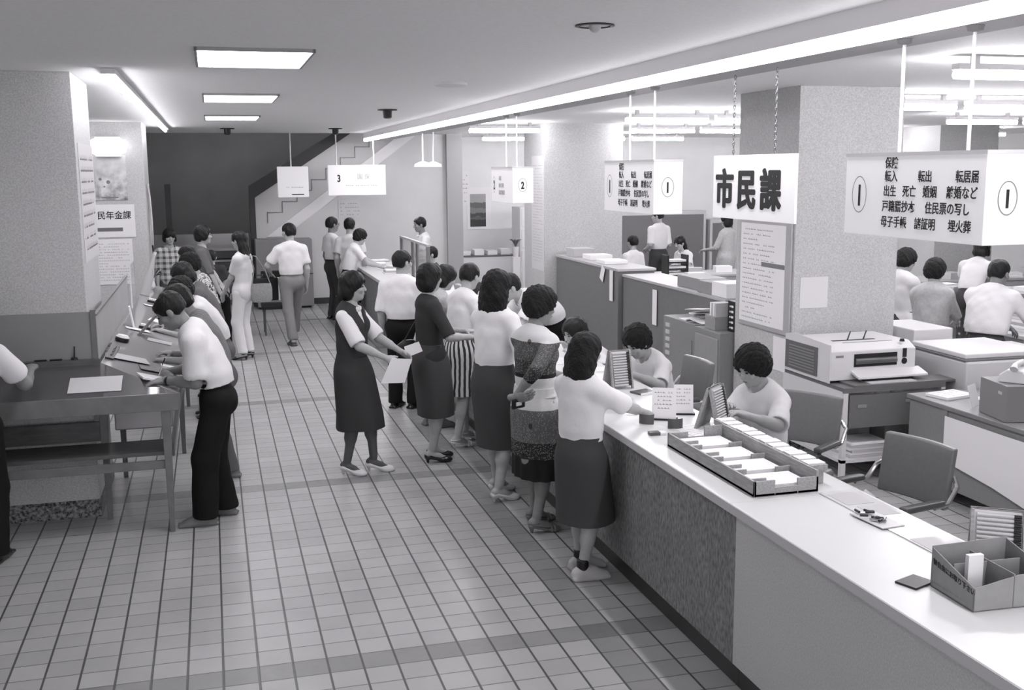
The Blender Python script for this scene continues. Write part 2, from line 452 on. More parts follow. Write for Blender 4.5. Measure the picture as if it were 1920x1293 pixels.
def person(label, x, y, face, H=1.6, sex='f', lean=0, side=0, twist=0, pelvis=None, sit=False, hands=(None, None), elbow=(None, None),
           head=(0, 0), tilt=0, feet=None, hair='short', top=None, bottom=None, shoes=None, skin=None, legskin=None, vox=0.010, curl=(25, 25),
           palms=(None, None), seed=1, detail=True, group=None, legs=True, build=1.0, z0=0.0, glasses=False, squat=0.0, hdir=(None, None)):
    """face: heading in degrees, 0 = +y, clockwise. hands: world targets of the wrists (right, left)."""
    skin = skin or SKIN; male = sex == 'm'
    rz = -math.radians(face); ca, sa = math.cos(rz), math.sin(rz)
    def W2L(p): dx, dy = p[0] - x, p[1] - y; return V3(dx * ca + dy * sa, -dx * sa + dy * ca, p[2] - z0)
    bw = (1.06 if male else 1.0) * build
    heel = 0.045 if shoes and shoes[0] in ('pump', 'sandal') else 0.0
    hipz = 0.536 * H + heel if pelvis is None else pelvis
    ph = V3(0, 0, hipz - squat)
    if sit: ph = V3(0, 0, 0.47 + 0.07)
    Rp = rotm('X', -lean * 0.35) @ rotm('Y', side * 0.4)
    Rw = rotm('Z', twist * 0.5) @ rotm('X', -lean * 0.75) @ rotm('Y', side * 0.8)
    Rt = rotm('Z', twist) @ rotm('X', -lean) @ rotm('Y', side)
    up = V3(0, 0, 1)
    if lean > 20 and not sit: ph = ph + V3(0, -0.12 * math.sin(math.radians(lean)), 0)
    waist = ph + Rp @ V3(0, 0, 0.105 * H)
    chest = waist + Rw @ V3(0, 0, 0.095 * H)
    neck = chest + Rt @ V3(0, -0.004, 0.105 * H)
    shw = (0.112 if male else 0.098) * H * build
    sh = [neck + Rt @ V3(sg * shw * 0.93, 0, -0.036 * H) for sg in (1, -1)]
    Rh = rotm('Z', -head[0]) @ rotm('X', -head[1]) @ rotm('Y', tilt)
    Rn = rotm('X', -(lean * 0.7 + head[1] * 0.4)) 
    hs = H / 1.6 * (1.06 if male else 1.04)
    hc = neck + (rotm('Z', twist) @ Rn) @ V3(0, 0.010, 0.050 * H) + Rh @ V3(0, 0.012, 0.062 * H)
    # legs
    hip = [ph + Rp @ V3(sg * 0.052 * H, 0, -0.01 * H) for sg in (1, -1)]
    feet = feet or ((0.09, 0.0, 8), (-0.09, 0.0, -8))
    ank = []; knee = []; fdir = []
    for i, sg in enumerate((1, -1)):
        fx, fy, fa = feet[i][:3]; lift = feet[i][3] if len(feet[i]) > 3 else 0.0
        dr = V3(math.sin(math.radians(fa)), math.cos(math.radians(fa)), 0); fdir.append((dr, lift))
        t = V3(fx, fy, 0.048 * H + heel + lift)
        k, t = ik(hip[i], t, 0.245 * H, 0.24 * H, V3(0.15 * sg, 1, 0.6 if sit else 0))
        knee.append(k); ank.append(t)
    # arms
    ua, fa_ = 0.172 * H, 0.152 * H; el = []; wr = []
    for i, sg in enumerate((1, -1)):
        t = hands[i]
        if t is None: t = sh[i] + V3(sg * 0.05, 0.06, -0.315 * H)
        elif len(t) == 3: t = W2L(t)
        pole = elbow[i] if elbow[i] is not None else (sg * 0.35, -0.7, -0.6)
        e, t = ik(sh[i], t, ua, fa_, np.array(pole, float)); el.append(e); wr.append(t)
    # ---- body
    def torso(F, inf, k=0.045, low=True, bust=True):
        if low:
            F.u(('e', ph + Rp @ V3(0, 0, 0.0), ((0.098 if male else 0.104) * H * bw ** .5 + inf, 0.068 * H + inf, 0.075 * H + inf), Rp), k)
            F.u(('e', ph + Rp @ V3(0, -0.020 * H, -0.02 * H), (0.080 * H + inf, 0.052 * H + inf, 0.055 * H + inf), Rp), k)
        F.u(('e', waist, ((0.087 if male else 0.078) * H * build + inf * 1.25, 0.060 * H * build + inf * 1.3, 0.085 * H + inf), Rw), k)
        F.u(('e', chest, ((0.096 if male else 0.086) * H * build + inf, 0.064 * H * build + inf, 0.10 * H + inf), Rt), k)
        F.u(('c', sh[0] + Rt @ V3(-0.02, 0, -0.012), sh[1] + Rt @ V3(0.02, 0, -0.012), 0.028 * H + inf, 0.028 * H + inf), k)
        for q_ in (0, 1): F.u(('c', sh[q_] + Rt @ V3((-0.03, 0.03)[q_], 0, 0.0), neck + Rt @ V3(0, -0.008, 0.008), 0.022 * H + inf * .8, 0.026 * H + inf * .5), k)
        F.u(('e', neck + Rt @ V3(0, -0.012, -0.03), (0.07 * H + inf, 0.045 * H + inf, 0.04 * H + inf), Rt), k)
        if not male and bust:
            for sg in (1, -1): F.u(('e', chest + Rt @ V3(sg * 0.042 * H, 0.034 * H, 0.012 * H), (0.038 * H + inf, 0.034 * H + inf, 0.038 * H + inf), Rt), 0.03)
    pts = np.array([ph, waist, chest, neck, hc] + sh + el + wr + knee + ank + hip)
    F = Field(pts.min(0) - 0.2, pts.max(0) + 0.2, vox)
    torso(F, -0.004)
    F.u(('c', neck - Rt @ V3(0, 0.0, 0.03), hc + Rh @ V3(0, -0.02, -0.05), 0.034 * H, 0.032 * H), 0.03)
    am = 1.1 if male else 0.95
    for i in (0, 1):
        F.u(('c', sh[i], el[i], 0.028 * H * am, 0.0225 * H * am), 0.03)
        F.u(('c', el[i], wr[i], 0.0225 * H * am, 0.0150 * H * am), 0.012)
        F.u(('c', el[i], el[i] * 0.55 + wr[i] * 0.45, 0.0215 * H * am, 0.019 * H * am), 0.03)
        if legs:
            F.u(('c', hip[i], knee[i], 0.054 * H, 0.034 * H), 0.04)
            F.u(('c', knee[i], ank[i], 0.032 * H, 0.0215 * H), 0.03)
            cd = nrm(ank[i] - knee[i]); bk = nrm(V3(0, -1, 0) - cd * (V3(0, -1, 0) @ cd))
            F.u(('c', knee[i] + cd * 0.05 * H + bk * 0.009 * H, knee[i] + cd * 0.115 * H + bk * 0.007 * H, 0.031 * H, 0.029 * H), 0.035)
            dr, lift = fdir[i]
            he = V3(ank[i][0], ank[i][1], ank[i][2] - 0.03 * H) - dr * 0.02 * H
            toe = V3(ank[i][0], ank[i][1], 0.02 + (lift * 0.3)) + dr * 0.098 * H
            F.u(('c', he, toe, 0.019 * H, 0.009 * H), 0.02)
            F.u(('c', he, (he + toe) / 2 + V3(0, 0, 0.01), 0.018 * H, 0.013 * H), 0.02)
    parts = [F.mesh()]
    # head at finer resolution
    hv = min(vox * 0.6, 0.0065)
    Fh = Field(hc - 0.17, hc + 0.17, hv)
    Wd = lambda a, b, c: hc + Rh @ (V3(a, b, c) * hs)
    Ed = lambda a, b, c, e, f, g: ('e', Wd(a, b, c), (e * hs, f * hs, g * hs), Rh)
    Fh.u(Ed(0, -0.012, 0.03, 0.074, 0.092, 0.078), 0.01); Fh.u(Ed(0, 0.022, -0.045, 0.056, 0.062, 0.062), 0.035)
    Fh.u(Ed(0, 0.055, -0.088, 0.024, 0.024, 0.018), 0.03)
    Fh.u(('c', Wd(0, 0.078, 0.008), Wd(0, 0.094, -0.024), 0.007 * hs, 0.0125 * hs), 0.012)
    for sg in (1, -1):
        Fh.sub(Ed(sg * 0.031, 0.09, 0.006, 0.018, 0.012, 0.011), 0.014)
        Fh.u(Ed(sg * 0.040, 0.058, -0.022, 0.022, 0.022, 0.02), 0.02)
        Fh.u(Ed(sg * 0.076, -0.004, -0.012, 0.009, 0.019, 0.03), 0.008)
    Fh.u(Ed(0, 0.078, -0.056, 0.024, 0.011, 0.011), 0.012)
    Fh.u(('c', hc + Rh @ V3(0, -0.02, -0.04), hc * 0.45 + neck * 0.55, 0.033 * H, 0.031 * H), 0.03)
    parts.append(Fh.mesh())
    for i, sg in enumerate((1, -1)):
        fd = nrm(wr[i] - el[i]); pn = palms[i]
        if pn is None: pn = (-sg, 0, 0) if hands[i] is None else (0, 0, -1)
        if hdir[i] is not None: fd = nrm(np.array(hdir[i], float))
        pn = np.array(pn, float); pn = pn - fd * (pn @ fd)
        if np.linalg.norm(pn) < 0.2: pn = np.cross(fd, V3(sg, 0, 0))
        Ff = Field(wr[i] - 0.2, wr[i] + 0.2, max(vox * 0.45, 0.0038))
        for p, k in hand_prims(wr[i], fd, pn, sg, curl[i], H / 1.68): Ff.u(p, k)
        parts.append(Ff.mesh())
    body = mk('person', parts, skin)
    if legskin:
        me = body.data; me.materials.append(legskin); nv = np.empty(len(me.vertices) * 3, np.float32); me.vertices.foreach_get('co', nv); nz = nv.reshape(-1, 3)[:, 2]
        lv = np.empty(len(me.loops), np.int32); me.loops.foreach_get('vertex_index', lv)
        me.polygons.foreach_set('material_index', (nz[lv.reshape(-1, 4)[:, 0]] < 0.5 * H).astype(np.int32))
    body.location = (x, y, z0); body.rotation_euler = (0, 0, rz)
    tag(body, label, 'person', group)
    # ---- hair
    Fr = Field(hc - 0.33, hc + 0.2, max(vox * 0.65, 0.0055))
    hair_field(hair, Fr, hc, Rh, hs, seed)
    hm = HAIRC if hair in ('curly', 'perm', 'wavy') else HAIRM
    mk('hair', [Fr.mesh()], hm, body)
    if detail:
        for sg in (1, -1):
            for nm, (bx, by, bz), rr, mm in (('eye', (0.031, 0.0785, 0.006), (0.0125, 0.006, 0.0052), EYEM), ('eyebrow', (0.032, 0.0815, 0.026), (0.016, 0.005, 0.0034), EYEM)):
                q = MB().sphere((0, 0, 0), tuple(v * hs for v in rr), 10)
                q.v = [tuple(Wd(sg * bx, by, bz) + Rh @ np.array(v)) for v in q.v]
                q.build(nm, mm, body, smooth=True)
        q = MB().sphere((0, 0, 0), (0.02 * hs, 0.006 * hs, 0.006 * hs), 10)
        q.v = [tuple(Wd(0, 0.087, -0.056) + Rh @ np.array(v)) for v in q.v]; q.build('mouth', LIPM, body, smooth=True)
    if detail == 'moustache':
        q = MB().sphere((0, 0, 0), (0.024 * hs, 0.007 * hs, 0.006 * hs), 10)
        q.v = [tuple(Wd(0, 0.090, -0.042) + Rh @ np.array(v)) for v in q.v]; q.build('moustache', EYEM, body, smooth=True)
    if glasses:
        g = MB()
        for sg in (1, -1):
            g.tube([tuple(Wd(sg * 0.032 + 0.022 * math.cos(t), 0.096, 0.004 + 0.018 * math.sin(t))) for t in np.linspace(0, 2 * PI, 15)], 0.0022, 6)
            g.tube([tuple(Wd(sg * 0.054, 0.095, 0.008)), tuple(Wd(sg * 0.08, 0.0, 0.004))], 0.002, 6)
        g.tube([tuple(Wd(-0.01, 0.097, 0.006)), tuple(Wd(0.01, 0.097, 0.006))], 0.002, 6)
        g.build('glasses', EYEM, body, smooth=True)
    # ---- clothes
    fr = dict(ph=ph, waist=waist, chest=chest, neck=neck, Rp=Rp, Rw=Rw, Rt=Rt, sh=sh, el=el, wr=wr, hip=hip, knee=knee, ank=ank, H=H, torso=torso, pts=pts, vox=vox, am=am, fdir=fdir, hc=hc, male=male, build=build, seed=seed, body=body, hs=hs, Rh=Rh, heel=heel)
    for gmt in ([top] if isinstance(top, dict) else (top or [])): cloth_top(fr, **gmt)
    if bottom: cloth_bottom(fr, **bottom)
    if shoes and legs: make_shoes(fr, *shoes)
    return body, fr

def cloth_top(fr, m, name='shirt', sleeve=0.62, inf=0.014, hem=None, collar=True, vneck=False, loose=0.0, sl_r=1.3, flare=0.0, k=0.045, seamline=None, lower=False, collar_m=None, untucked=False):
    H = fr['H']; sh, el, wr = fr['sh'], fr['el'], fr['wr']
    F = Field(fr['pts'][:11].min(0) - 0.22, fr['pts'][:11].max(0) + 0.2, fr['vox'])
    fr['torso'](F, inf + loose, k, low=True)
    if untucked:
        F.u(('e', fr['ph'] + fr['Rp'] @ V3(0, 0, 0.0), (0.108 * H * fr['build'] + loose, 0.08 * H + loose, 0.1 * H), fr['Rp']), k)
    if sleeve > 0:
        for i in (0, 1):
            s0 = sh[i]; am = fr['am']
            if sleeve <= 1: e = s0 + (el[i] - s0) * sleeve; F.u(('c', s0, e, 0.034 * H * am * 1.05, 0.0285 * H * am * sl_r), 0.04)
            else:
                F.u(('c', s0, el[i], 0.034 * H * am, 0.029 * H * am * (sl_r if sl_r < 1.2 else 1.1)), 0.04)
                e = el[i] + (wr[i] - el[i]) * (sleeve - 1); F.u(('c', el[i], e, 0.03 * H * am, 0.026 * H * am), 0.02)
            d = nrm(e - (s0 if sleeve <= 1 else el[i]))
            # flat cuff: carve off the rounded end
            r_ = 0.075; F.sub(('e', e + d * (r_ - 0.002), (r_ * 1.0, r_, r_ * 1.0), np.eye(3)), 0.006)
    hemp = hem if hem is not None else (-0.07 * H if untucked else 0.055 * H)
    F.wob(0.0016 + loose * 0.1, 26, fr['seed'])
    F.cut(fr['ph'] + fr['Rp'] @ V3(0, 0, hemp), fr['Rp'] @ V3(0, 0, -1))
    F.sub(('c', fr['neck'] + fr['Rt'] @ V3(0, 0.02, 0.0), fr['hc'], 0.036 * H, 0.05 * H), 0.01)
    if vneck:
        for t in np.linspace(0, 1, 6):
            F.sub(('e', fr['neck'] + fr['Rt'] @ V3(0, 0.09 + 0.02 * t, -0.01 - 0.15 * t), (0.052 * (1.02 - t) + 0.004, 0.06, 0.03), fr['Rt']), 0.01)
    o = mk(name, [F.mesh()], m, fr['body'])
    if collar:
        Fc = Field(fr['neck'] - 0.14, fr['neck'] + 0.14, min(fr['vox'], 0.007))
        Rc = fr['Rt'] @ rotm('X', -14)
        Fc.u(('t', fr['neck'] + fr['Rt'] @ V3(0, 0.012, 0.010), 0.042 * H, 0.045 * H, 0.011, Rc), 0.01)
        Fc.sub(('c', fr['neck'] + fr['Rt'] @ V3(0, 0.06, 0.0), fr['neck'] + fr['Rt'] @ V3(0, 0.13, 0.05), 0.014, 0.035), 0.006)
        for sg in (1, -1):
            Fc.u(('b', fr['neck'] + fr['Rt'] @ V3(sg * 0.034, 0.062, -0.012), (0.022, 0.008, 0.03), fr['Rt'] @ rotm('Y', sg * 28) @ rotm('X', 25), 0.005), 0.008)
        mk('collar', [Fc.mesh()], collar_m or m, fr['body'])
    return o

def cloth_bottom(fr, m, kind='trousers', hem=0.3, w=0.17, d=0.13, pleat=0.0, npl=8, belt=None, flare=1.0, name=None, low=None, sway=(0, 0), front_pleat=False):
    H = fr['H']; ph, Rp = fr['ph'], fr['Rp']; b = fr['body']
    if kind == 'trousers':
        F = Field(fr['pts'].min(0) - 0.2, np.minimum(fr['pts'].max(0), ph + 1) + 0.2, fr['vox'])
        fr['torso'](F, 0.010, 0.04)
        for i in (0, 1):
            hp, kn, an = fr['hip'][i], fr['knee'][i], fr['ank'][i]
            F.u(('c', hp, kn, 0.058 * H, 0.045 * H * flare), 0.045)
            F.u(('c', kn, an + V3(0, 0, -0.012), 0.043 * H * flare, 0.042 * H * flare), 0.03)
        F.wob(0.003, 22, fr['seed'])
        F.cut(ph + Rp @ V3(0, 0, 0.07 * H), Rp @ V3(0, 0, 1))
        lo = min(fr['ank'][0][2], fr['ank'][1][2]) - 0.02
        for i in (0, 1):
            e = fr['ank'][i]; F.sub(('b', e + V3(0, 0.03, -0.125), (0.1, 0.2, 0.1), np.eye(3), 0.01), 0.004)
        mk(name or 'trousers', [F.mesh()], m, b)
    else:
        n = 72; rings = []
        top_c = ph + Rp @ V3(0, 0, 0.072 * H); kc = (fr['knee'][0] + fr['knee'][1]) / 2
        zt = top_c[2]; st = 22
        for q in range(st + 1):
            t = q / st; z = zt + (hem - zt) * t
            # centre follows hips then knees
            tc = min(1, (zt - z) / max(zt - kc[2], 0.05)); c = top_c * (1 - tc) + np.array([kc[0] * 0.9, kc[1] * 0.7, 0]) * tc
            hipf = min(1, t * 3.2); a = (0.084 * H) + (0.122 * H - 0.084 * H) * math.sin(hipf * PI / 2); bb = 0.068 * H + (0.102 * H - 0.068 * H) * math.sin(hipf * PI / 2)
            g = max(0, (t - 0.25) / 0.75)
            a = a + (w - 0.122 * H) * g; bb = bb + (d - 0.102 * H) * g
            for hp_, kn_, an_ in zip(fr['hip'], fr['knee'], fr['ank']):
                A_, B_ = (hp_, kn_) if z > kn_[2] else (kn_, an_)
                if A_[2] - B_[2] > 0.05:
                    lp = A_ + (B_ - A_) * min(1, max(0, (A_[2] - z) / (A_[2] - B_[2]))); rr_ = 0.05 * H
                    a = max(a, (abs(lp[0] - c[0]) + rr_)); bb = max(bb, abs(lp[1] - c[1]) + rr_)
            ring = []
            for k_ in range(n):
                th = 2 * PI * k_ / n; pl = 1 + pleat * (0.25 + g) * math.cos(npl * th + fr['seed']) + 0.012 * g * math.sin(3 * th + fr['seed'] * 2)
                if front_pleat:
                    dth = (th - PI / 2 + 0.25); pl *= 1 + 0.05 * g * math.exp(-(dth / 0.16) ** 2)
                ring.append((c[0] + a * pl * math.cos(th) + sway[0] * g, c[1] + bb * pl * math.sin(th) + sway[1] * g - 0.012 * (1 - t), z + 0.004 * math.sin(2 * th) * g))
            rings.append(ring)
        inner = [[(c0[0] + (p[0] - c0[0]) * 0.95, c0[1] + (p[1] - c0[1]) * 0.95, p[2] + 0.004) for p in r_] for r_, c0 in ((rr, np.mean(rr, 0)) for rr in rings[::-1][:12])]
        MB().loft(rings + inner).build(name or 'skirt', m, b, smooth=True)
    if belt:
        F = Field(fr['waist'] - 0.28, fr['waist'] + 0.28, min(fr['vox'], 0.008)); fr['torso'](F, 0.019, 0.04)
        F.cut(ph + Rp @ V3(0, 0, 0.074 * H), Rp @ V3(0, 0, 1)); F.cut(ph + Rp @ V3(0, 0, 0.055 * H), Rp @ V3(0, 0, -1))
        mk('belt', [F.mesh()], belt, b)

def make_shoes(fr, kind, m, m2=None):
    H = fr['H']
    for i in (0, 1):
        a = fr['ank'][i]; dr, lift = fr['fdir'][i]; sd = np.array([dr[1], -dr[0], 0])
        R = np.stack([sd, dr, V3(0, 0, 1)], 1)
        g = V3(a[0], a[1], lift * 0.5); L = 0.15 * H
        P = lambda y_, z_, x_=0: g + dr * y_ + sd * x_ + V3(0, 0, z_)
        F = Field(g - 0.24, g + V3(0.24, 0.24, 0.2), 0.0065)
        if kind in ('man', 'sneaker'):
            F.u(('b', P(0.05, 0.012), (0.042, L * 0.55, 0.012), R, 0.01), 0.01)
            F.u(('e', P(-0.02, 0.038), (0.037, 0.055, 0.045), R), 0.02); F.u(('e', P(0.085, 0.028), (0.041, 0.075, 0.033), R), 0.03)
            F.u(('e', P(0.03, 0.05), (0.039, 0.065, 0.042), R), 0.03)
            F.cut(V3(0, 0, lift * 0.5), V3(0, 0, -1))
            if kind == 'sneaker': F.cut(P(0, 0.085), V3(0, 0, 1))
        elif kind in ('pump', 'sandal'):
            hl = fr['heel']
            F.u(('c', P(-0.045, hl + 0.004), P(-0.04, 0.008), 0.018, 0.010), 0.01)
            F.u(('e', P(0.125, 0.016), (0.04, 0.05, 0.018), R), 0.01)
            F.u(('b', P(0.035, 0.5 * (hl + 0.014)), (0.03, 0.1, 0.008), R @ rotm('X', -math.degrees(math.atan2(hl, 0.17))), 0.006), 0.012)
            if kind == 'pump':
                F.u(('e', P(-0.03, hl + 0.022), (0.031, 0.04, 0.028), R), 0.02)
                F.u(('e', P(0.105, 0.024), (0.042, 0.062, 0.026), R), 0.02)
                for s_ in (1, -1): F.u(('c', P(-0.03, hl + 0.018, s_ * 0.027), P(0.09, 0.026, s_ * 0.036), 0.010, 0.010), 0.012)
                F.sub(('e', P(0.035, hl * 0.5 + 0.052), (0.028, 0.055, 0.03), R), 0.01)
            else:
                for yy in (0.095, 0.12): F.u(('t', P(yy, 0.02), 0.04, 0.028, 0.006, np.stack([sd, V3(0, 0, 1), dr], 1)), 0.004)
                F.u(('t', P(-0.02, hl + 0.03), 0.033, 0.045, 0.005, R), 0.004)
            F.cut(V3(0, 0, lift * 0.5), V3(0, 0, -1))
        mk({'man': 'shoe', 'sneaker': 'sneaker', 'pump': 'pump', 'sandal': 'sandal'}[kind], [F.mesh()], m, fr['body'])
        if kind == 'sneaker' and m2:
            S = Field(a - 0.12, a + 0.2, 0.007); S.u(('c', a + V3(0, 0, -0.02), a + V3(0, 0, 0.045), 0.037, 0.037), 0.01)
            S.cut(a + V3(0, 0, 0.06), V3(0, 0, 1)); mk('sock', [S.mesh()], m2, fr['body'])
# ------------------------------------------------------------------ setting
T = 0.17
CEIL = 3.13
def floor_mat():
    g = G('quarry_tiles', 0.34)
    u = g.m_('DIVIDE', g.x, T); v = g.m_('DIVIDE', g.y, T)
    fu = g.m_('FRACT', g.m_('ADD', u, 200.0)); fv = g.m_('FRACT', g.m_('ADD', v, 200.0))
    iu = g.m_('FLOOR', g.m_('ADD', u, 200.0)); iv = g.m_('FLOOR', g.m_('ADD', v, 200.0))
    du = g.m_('MINIMUM', fu, g.m_('SUBTRACT', 1.0, fu)); dv = g.m_('MINIMUM', fv, g.m_('SUBTRACT', 1.0, fv))
    gl = g.m_('MAXIMUM', g.rng(du, 0.026, 0.042, 1, 0), g.m_('MULTIPLY', g.rng(dv, 0.013, 0.03, 1, 0), 0.8))
    row = g.m_('LESS_THAN', g.m_('MODULO', g.m_('SUBTRACT', iv, 200 - 190.0), 19.0), 0.5)
    col = g.m_('COMPARE', iu, 217.0, 0.4)
    cv = g.N.new('ShaderNodeCombineXYZ'); g.L.new(iu, cv.inputs[0]); g.L.new(iv, cv.inputs[1])
    wn = g.N.new('ShaderNodeTexWhiteNoise'); wn.noise_dimensions = '3D'; g.L.new(cv.outputs[0], wn.inputs['Vector'])
    base = g.rng(wn.outputs['Value'], 0, 1, 0.37, 0.44)
    base = g.m_('MULTIPLY', base, g.rng(g.noise(3.0), 0.3, 0.7, 0.95, 1.05))
    base = g.m_('MULTIPLY', base, g.m_('SUBTRACT', 1.0, g.m_('MULTIPLY', row, 0.36)))
    base = g.m_('MULTIPLY', base, g.m_('SUBTRACT', 1.0, g.m_('MULTIPLY', col, 0.42)))
    g.color(g.mix(gl, base, 0.075))
    g.b.inputs['Specular IOR Level'].default_value = 0.45
    g.L.new(g.rng(g.noise(22.0), 0.3, 0.7, 0.28, 0.42), g.b.inputs['Roughness'])
    g.bump(g.m_('ADD', g.m_('SUBTRACT', 1.0, gl), g.m_('MULTIPLY', g.noise(14.0), 0.25)), 0.35, 0.003)
    return g.m
def granite(name, g0, amt, sc=130, rough=0.5):
    g = G(name, rough)
    sp = g.rng(g.vor(sc), 0.05, 0.45, -amt, amt * 0.6); n = g.rng(g.noise(sc * 0.8, 3), 0.35, 0.65, -amt, amt)
    big = g.rng(g.noise(1.3, 3), 0.3, 0.7, -0.02, 0.02)
    g.color(g.m_('MAXIMUM', g.m_('ADD', g.m_('ADD', g.m_('MULTIPLY', sp, 0.8), n), g.m_('ADD', big, g0)), 0.02))
    return g.m
FLOOR = floor_mat()
STONE = granite('speckled_stone', 0.50, 0.075)
STONE_D = granite('dark_terrazzo', 0.13, 0.14, 60, 0.35)
CEILM = mat('ceiling_board', 0.90, 0.85, 0.2, 40, 0.03)
WALLM = mat('painted_wall', 0.66, 0.8, 0.25, 3, 0.03)
WALLL = mat('white_wall', 0.78, 0.8, 0.25, 3, 0.02)
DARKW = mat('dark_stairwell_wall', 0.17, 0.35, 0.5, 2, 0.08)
DARKT = mat('dark_trim', 0.05, 0.5)
BLACK = mat('black_plastic', 0.015, 0.4)
WHITEP = mat('white_paint', 0.8, 0.6, 0.3)
DIFF = mat('lamp_diffuser', 0.9, 0.5, 0.3, emit=8.0)
DIFFB = mat('cove_diffuser', 0.9, 0.5, 0.3, emit=2.4)
TUBE = mat('fluorescent_tube', 0.9, 0.5, 0.3, emit=46.0)
SIGNW = mat('sign_panel_glow', 0.72, 0.55, 0.3, emit=0.17)  # weak glow added to brighten the sign faces
INK = mat('black_ink', 0.02, 0.6)
INKG = mat('grey_ink', 0.22, 0.7)
INKL = mat('pale_ink', 0.42, 0.7)
PAPER = mat('paper', 0.82, 0.8, 0.2)
PAPERG = mat('grey_paper', 0.5, 0.8, 0.2)

def flat(name, x0, x1, y0, y1, z0, z1, m, bevel=0): return struct(MB().box(x0, x1, y0, y1, z0, z1).build(name, m, bevel=bevel))
flat('floor', -6, 18, -9, 20, -0.1, 0, FLOOR)
flat('ceiling', -6, 18, -9, 14.75, CEIL, CEIL + 0.2, CEILM)
flat('ceiling_office', 4.9, 18, 14.75, 20, CEIL, CEIL + 0.2, CEILM)
# walls
flat('wall_left', -3.6, -3.5, -9, 20, 0, 5, WALLM)
flat('wall_right', 17.5, 17.6, -9, 20, 0, 3.3, WALLL)
flat('wall_behind', -6, 18, -9.1, -9, 0, 0.5, WALLM)  # unseen rear wall, kept low so world light fills the hall
flat('wall_behind_right', 9, 18, -9.1, -9, 0.5, 3.3, WALLM)
flat('wall_back_office', 5.7, 18, 17.0, 17.1, 0, 3.3, WALLL)
flat('wall_return', 5.6, 5.72, 15.32, 17.0, 0, 3.3, WALLL)
# stair wall: light wall whose top edge rises with the flight
wall = struct(MB().prism([(1.79, 0), (5.72, 0), (5.72, 3.3), (3.62, 3.3), (3.55, 3.14), (1.79, 1.98)], 'y', 15.2, 15.32).build('wall_stair', WALLM))
MB().prism([(1.75, 0), (1.85, 0), (1.85, 1.99), (3.62, 3.14), (3.3, 3.14), (1.75, 2.2)], 'y', 15.12, 15.34).build('handrail_band', DARKT, wall)
MB().prism([(2.03, 1.27), (2.35, 1.27), (4.84, 3.1), (4.52, 3.1)], 'y', 15.17, 15.2).build('skirting_band', mat('pale_band', 0.9, 0.6), wall)
zz = MB(); zx = 4.25; zv = 3.1
for k in range(8):
    zz.box(zx - 0.28, zx, 15.185, 15.2, zv - 0.014, zv); zz.box(zx - 0.285, zx - 0.272, 15.185, 15.2, zv - 0.2, zv)
    zx -= 0.272; zv -= 0.197
zz.build('stair_profile_line', mat('line_grey', 0.28, 0.7), wall)
flat('baseboard_back', 1.86, 5.6, 15.16, 15.2, 0, 0.11, DARKT)
flat('wall_corner_column', 5.42, 5.72, 15.1, 15.22, 0, 3.13, mat('column_grey_paint', 0.40, 0.8))  # darker grey than the stair wall
# stairwell behind: dark wall, landing ceiling, low wide steps
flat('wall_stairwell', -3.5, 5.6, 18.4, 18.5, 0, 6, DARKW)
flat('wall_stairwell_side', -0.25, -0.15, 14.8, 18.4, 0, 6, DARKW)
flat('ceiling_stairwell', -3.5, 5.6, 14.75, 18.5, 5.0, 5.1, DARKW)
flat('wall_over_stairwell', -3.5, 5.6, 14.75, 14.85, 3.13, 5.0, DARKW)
st = MB()
well_fill = thing('ceiling_light', 'added unseen light on the high stairwell ceiling, brightening the dark wall', 'ceiling light', (1.5, 16.2, 4.98)); MB().box(-0.6, 0.6, -0.3, 0.3, -0.05, 0).build('diffuser', DIFF, well_fill)  # unseen fixture added to brighten the dark stairwell
for k in range(5): st.box(-0.15, 1.78, 15.6 + 0.34 * k, 17.6, 0.19 * k, 0.19 * (k + 1) - 0.03)
struct(st.build('stairs', mat('step_grey', 0.20, 0.5), bevel=0.01))
st = MB()
for k in range(5): st.box(-0.15, 1.78, 15.57 + 0.34 * k, 15.66 + 0.34 * k, 0.19 * (k + 1) - 0.035, 0.19 * (k + 1))
struct(st.build('stairs_nosing', mat('nosing_metal', 0.5, 0.35, 0.5, metal=0.6)))
struct(MB().box(-0.15, 1.78, 17.55, 17.62, 0.92, 1.22).build('trim_1', mat('polished_metal_band', 0.55, 0.22, 0.5, metal=0.8)))
struct(MB().box(0.30, 0.40, 14.9, 14.96, 0, 2.25).build('trim_2', DARKT))

# pillars
def pillar(x0, x1, y0, y1, name='pillar', base=None):
    p = struct(MB().box(x0, x1, y0, y1, 0.0, CEIL).build(name, STONE, bevel=0.004))
    if base:
        MB().box(x0 - 0.006, x1 + 0.006, y0 - 0.006, y1 + 0.006, 0, 0.13).build('base', STONE_D, p)
    return p
pillar(-0.86, 0.2, 2.95, 3.99, 'pillar_near_left', True)
pillar(-0.86, 0.22, 10.56, 11.6, 'pillar_far_left', True)
pillar(5.87, 6.88, 3.14, 4.2, 'pillar_near_right', True)
pillar(5.87, 7.12, 10.35, 11.4, 'pillar_far_right', True)
pillar(12.75, 13.9, 10.4, 11.4, 'pillar_office', True)
pillar(-0.86, 0.2, -4.9, -3.9, 'pillar_behind', True)

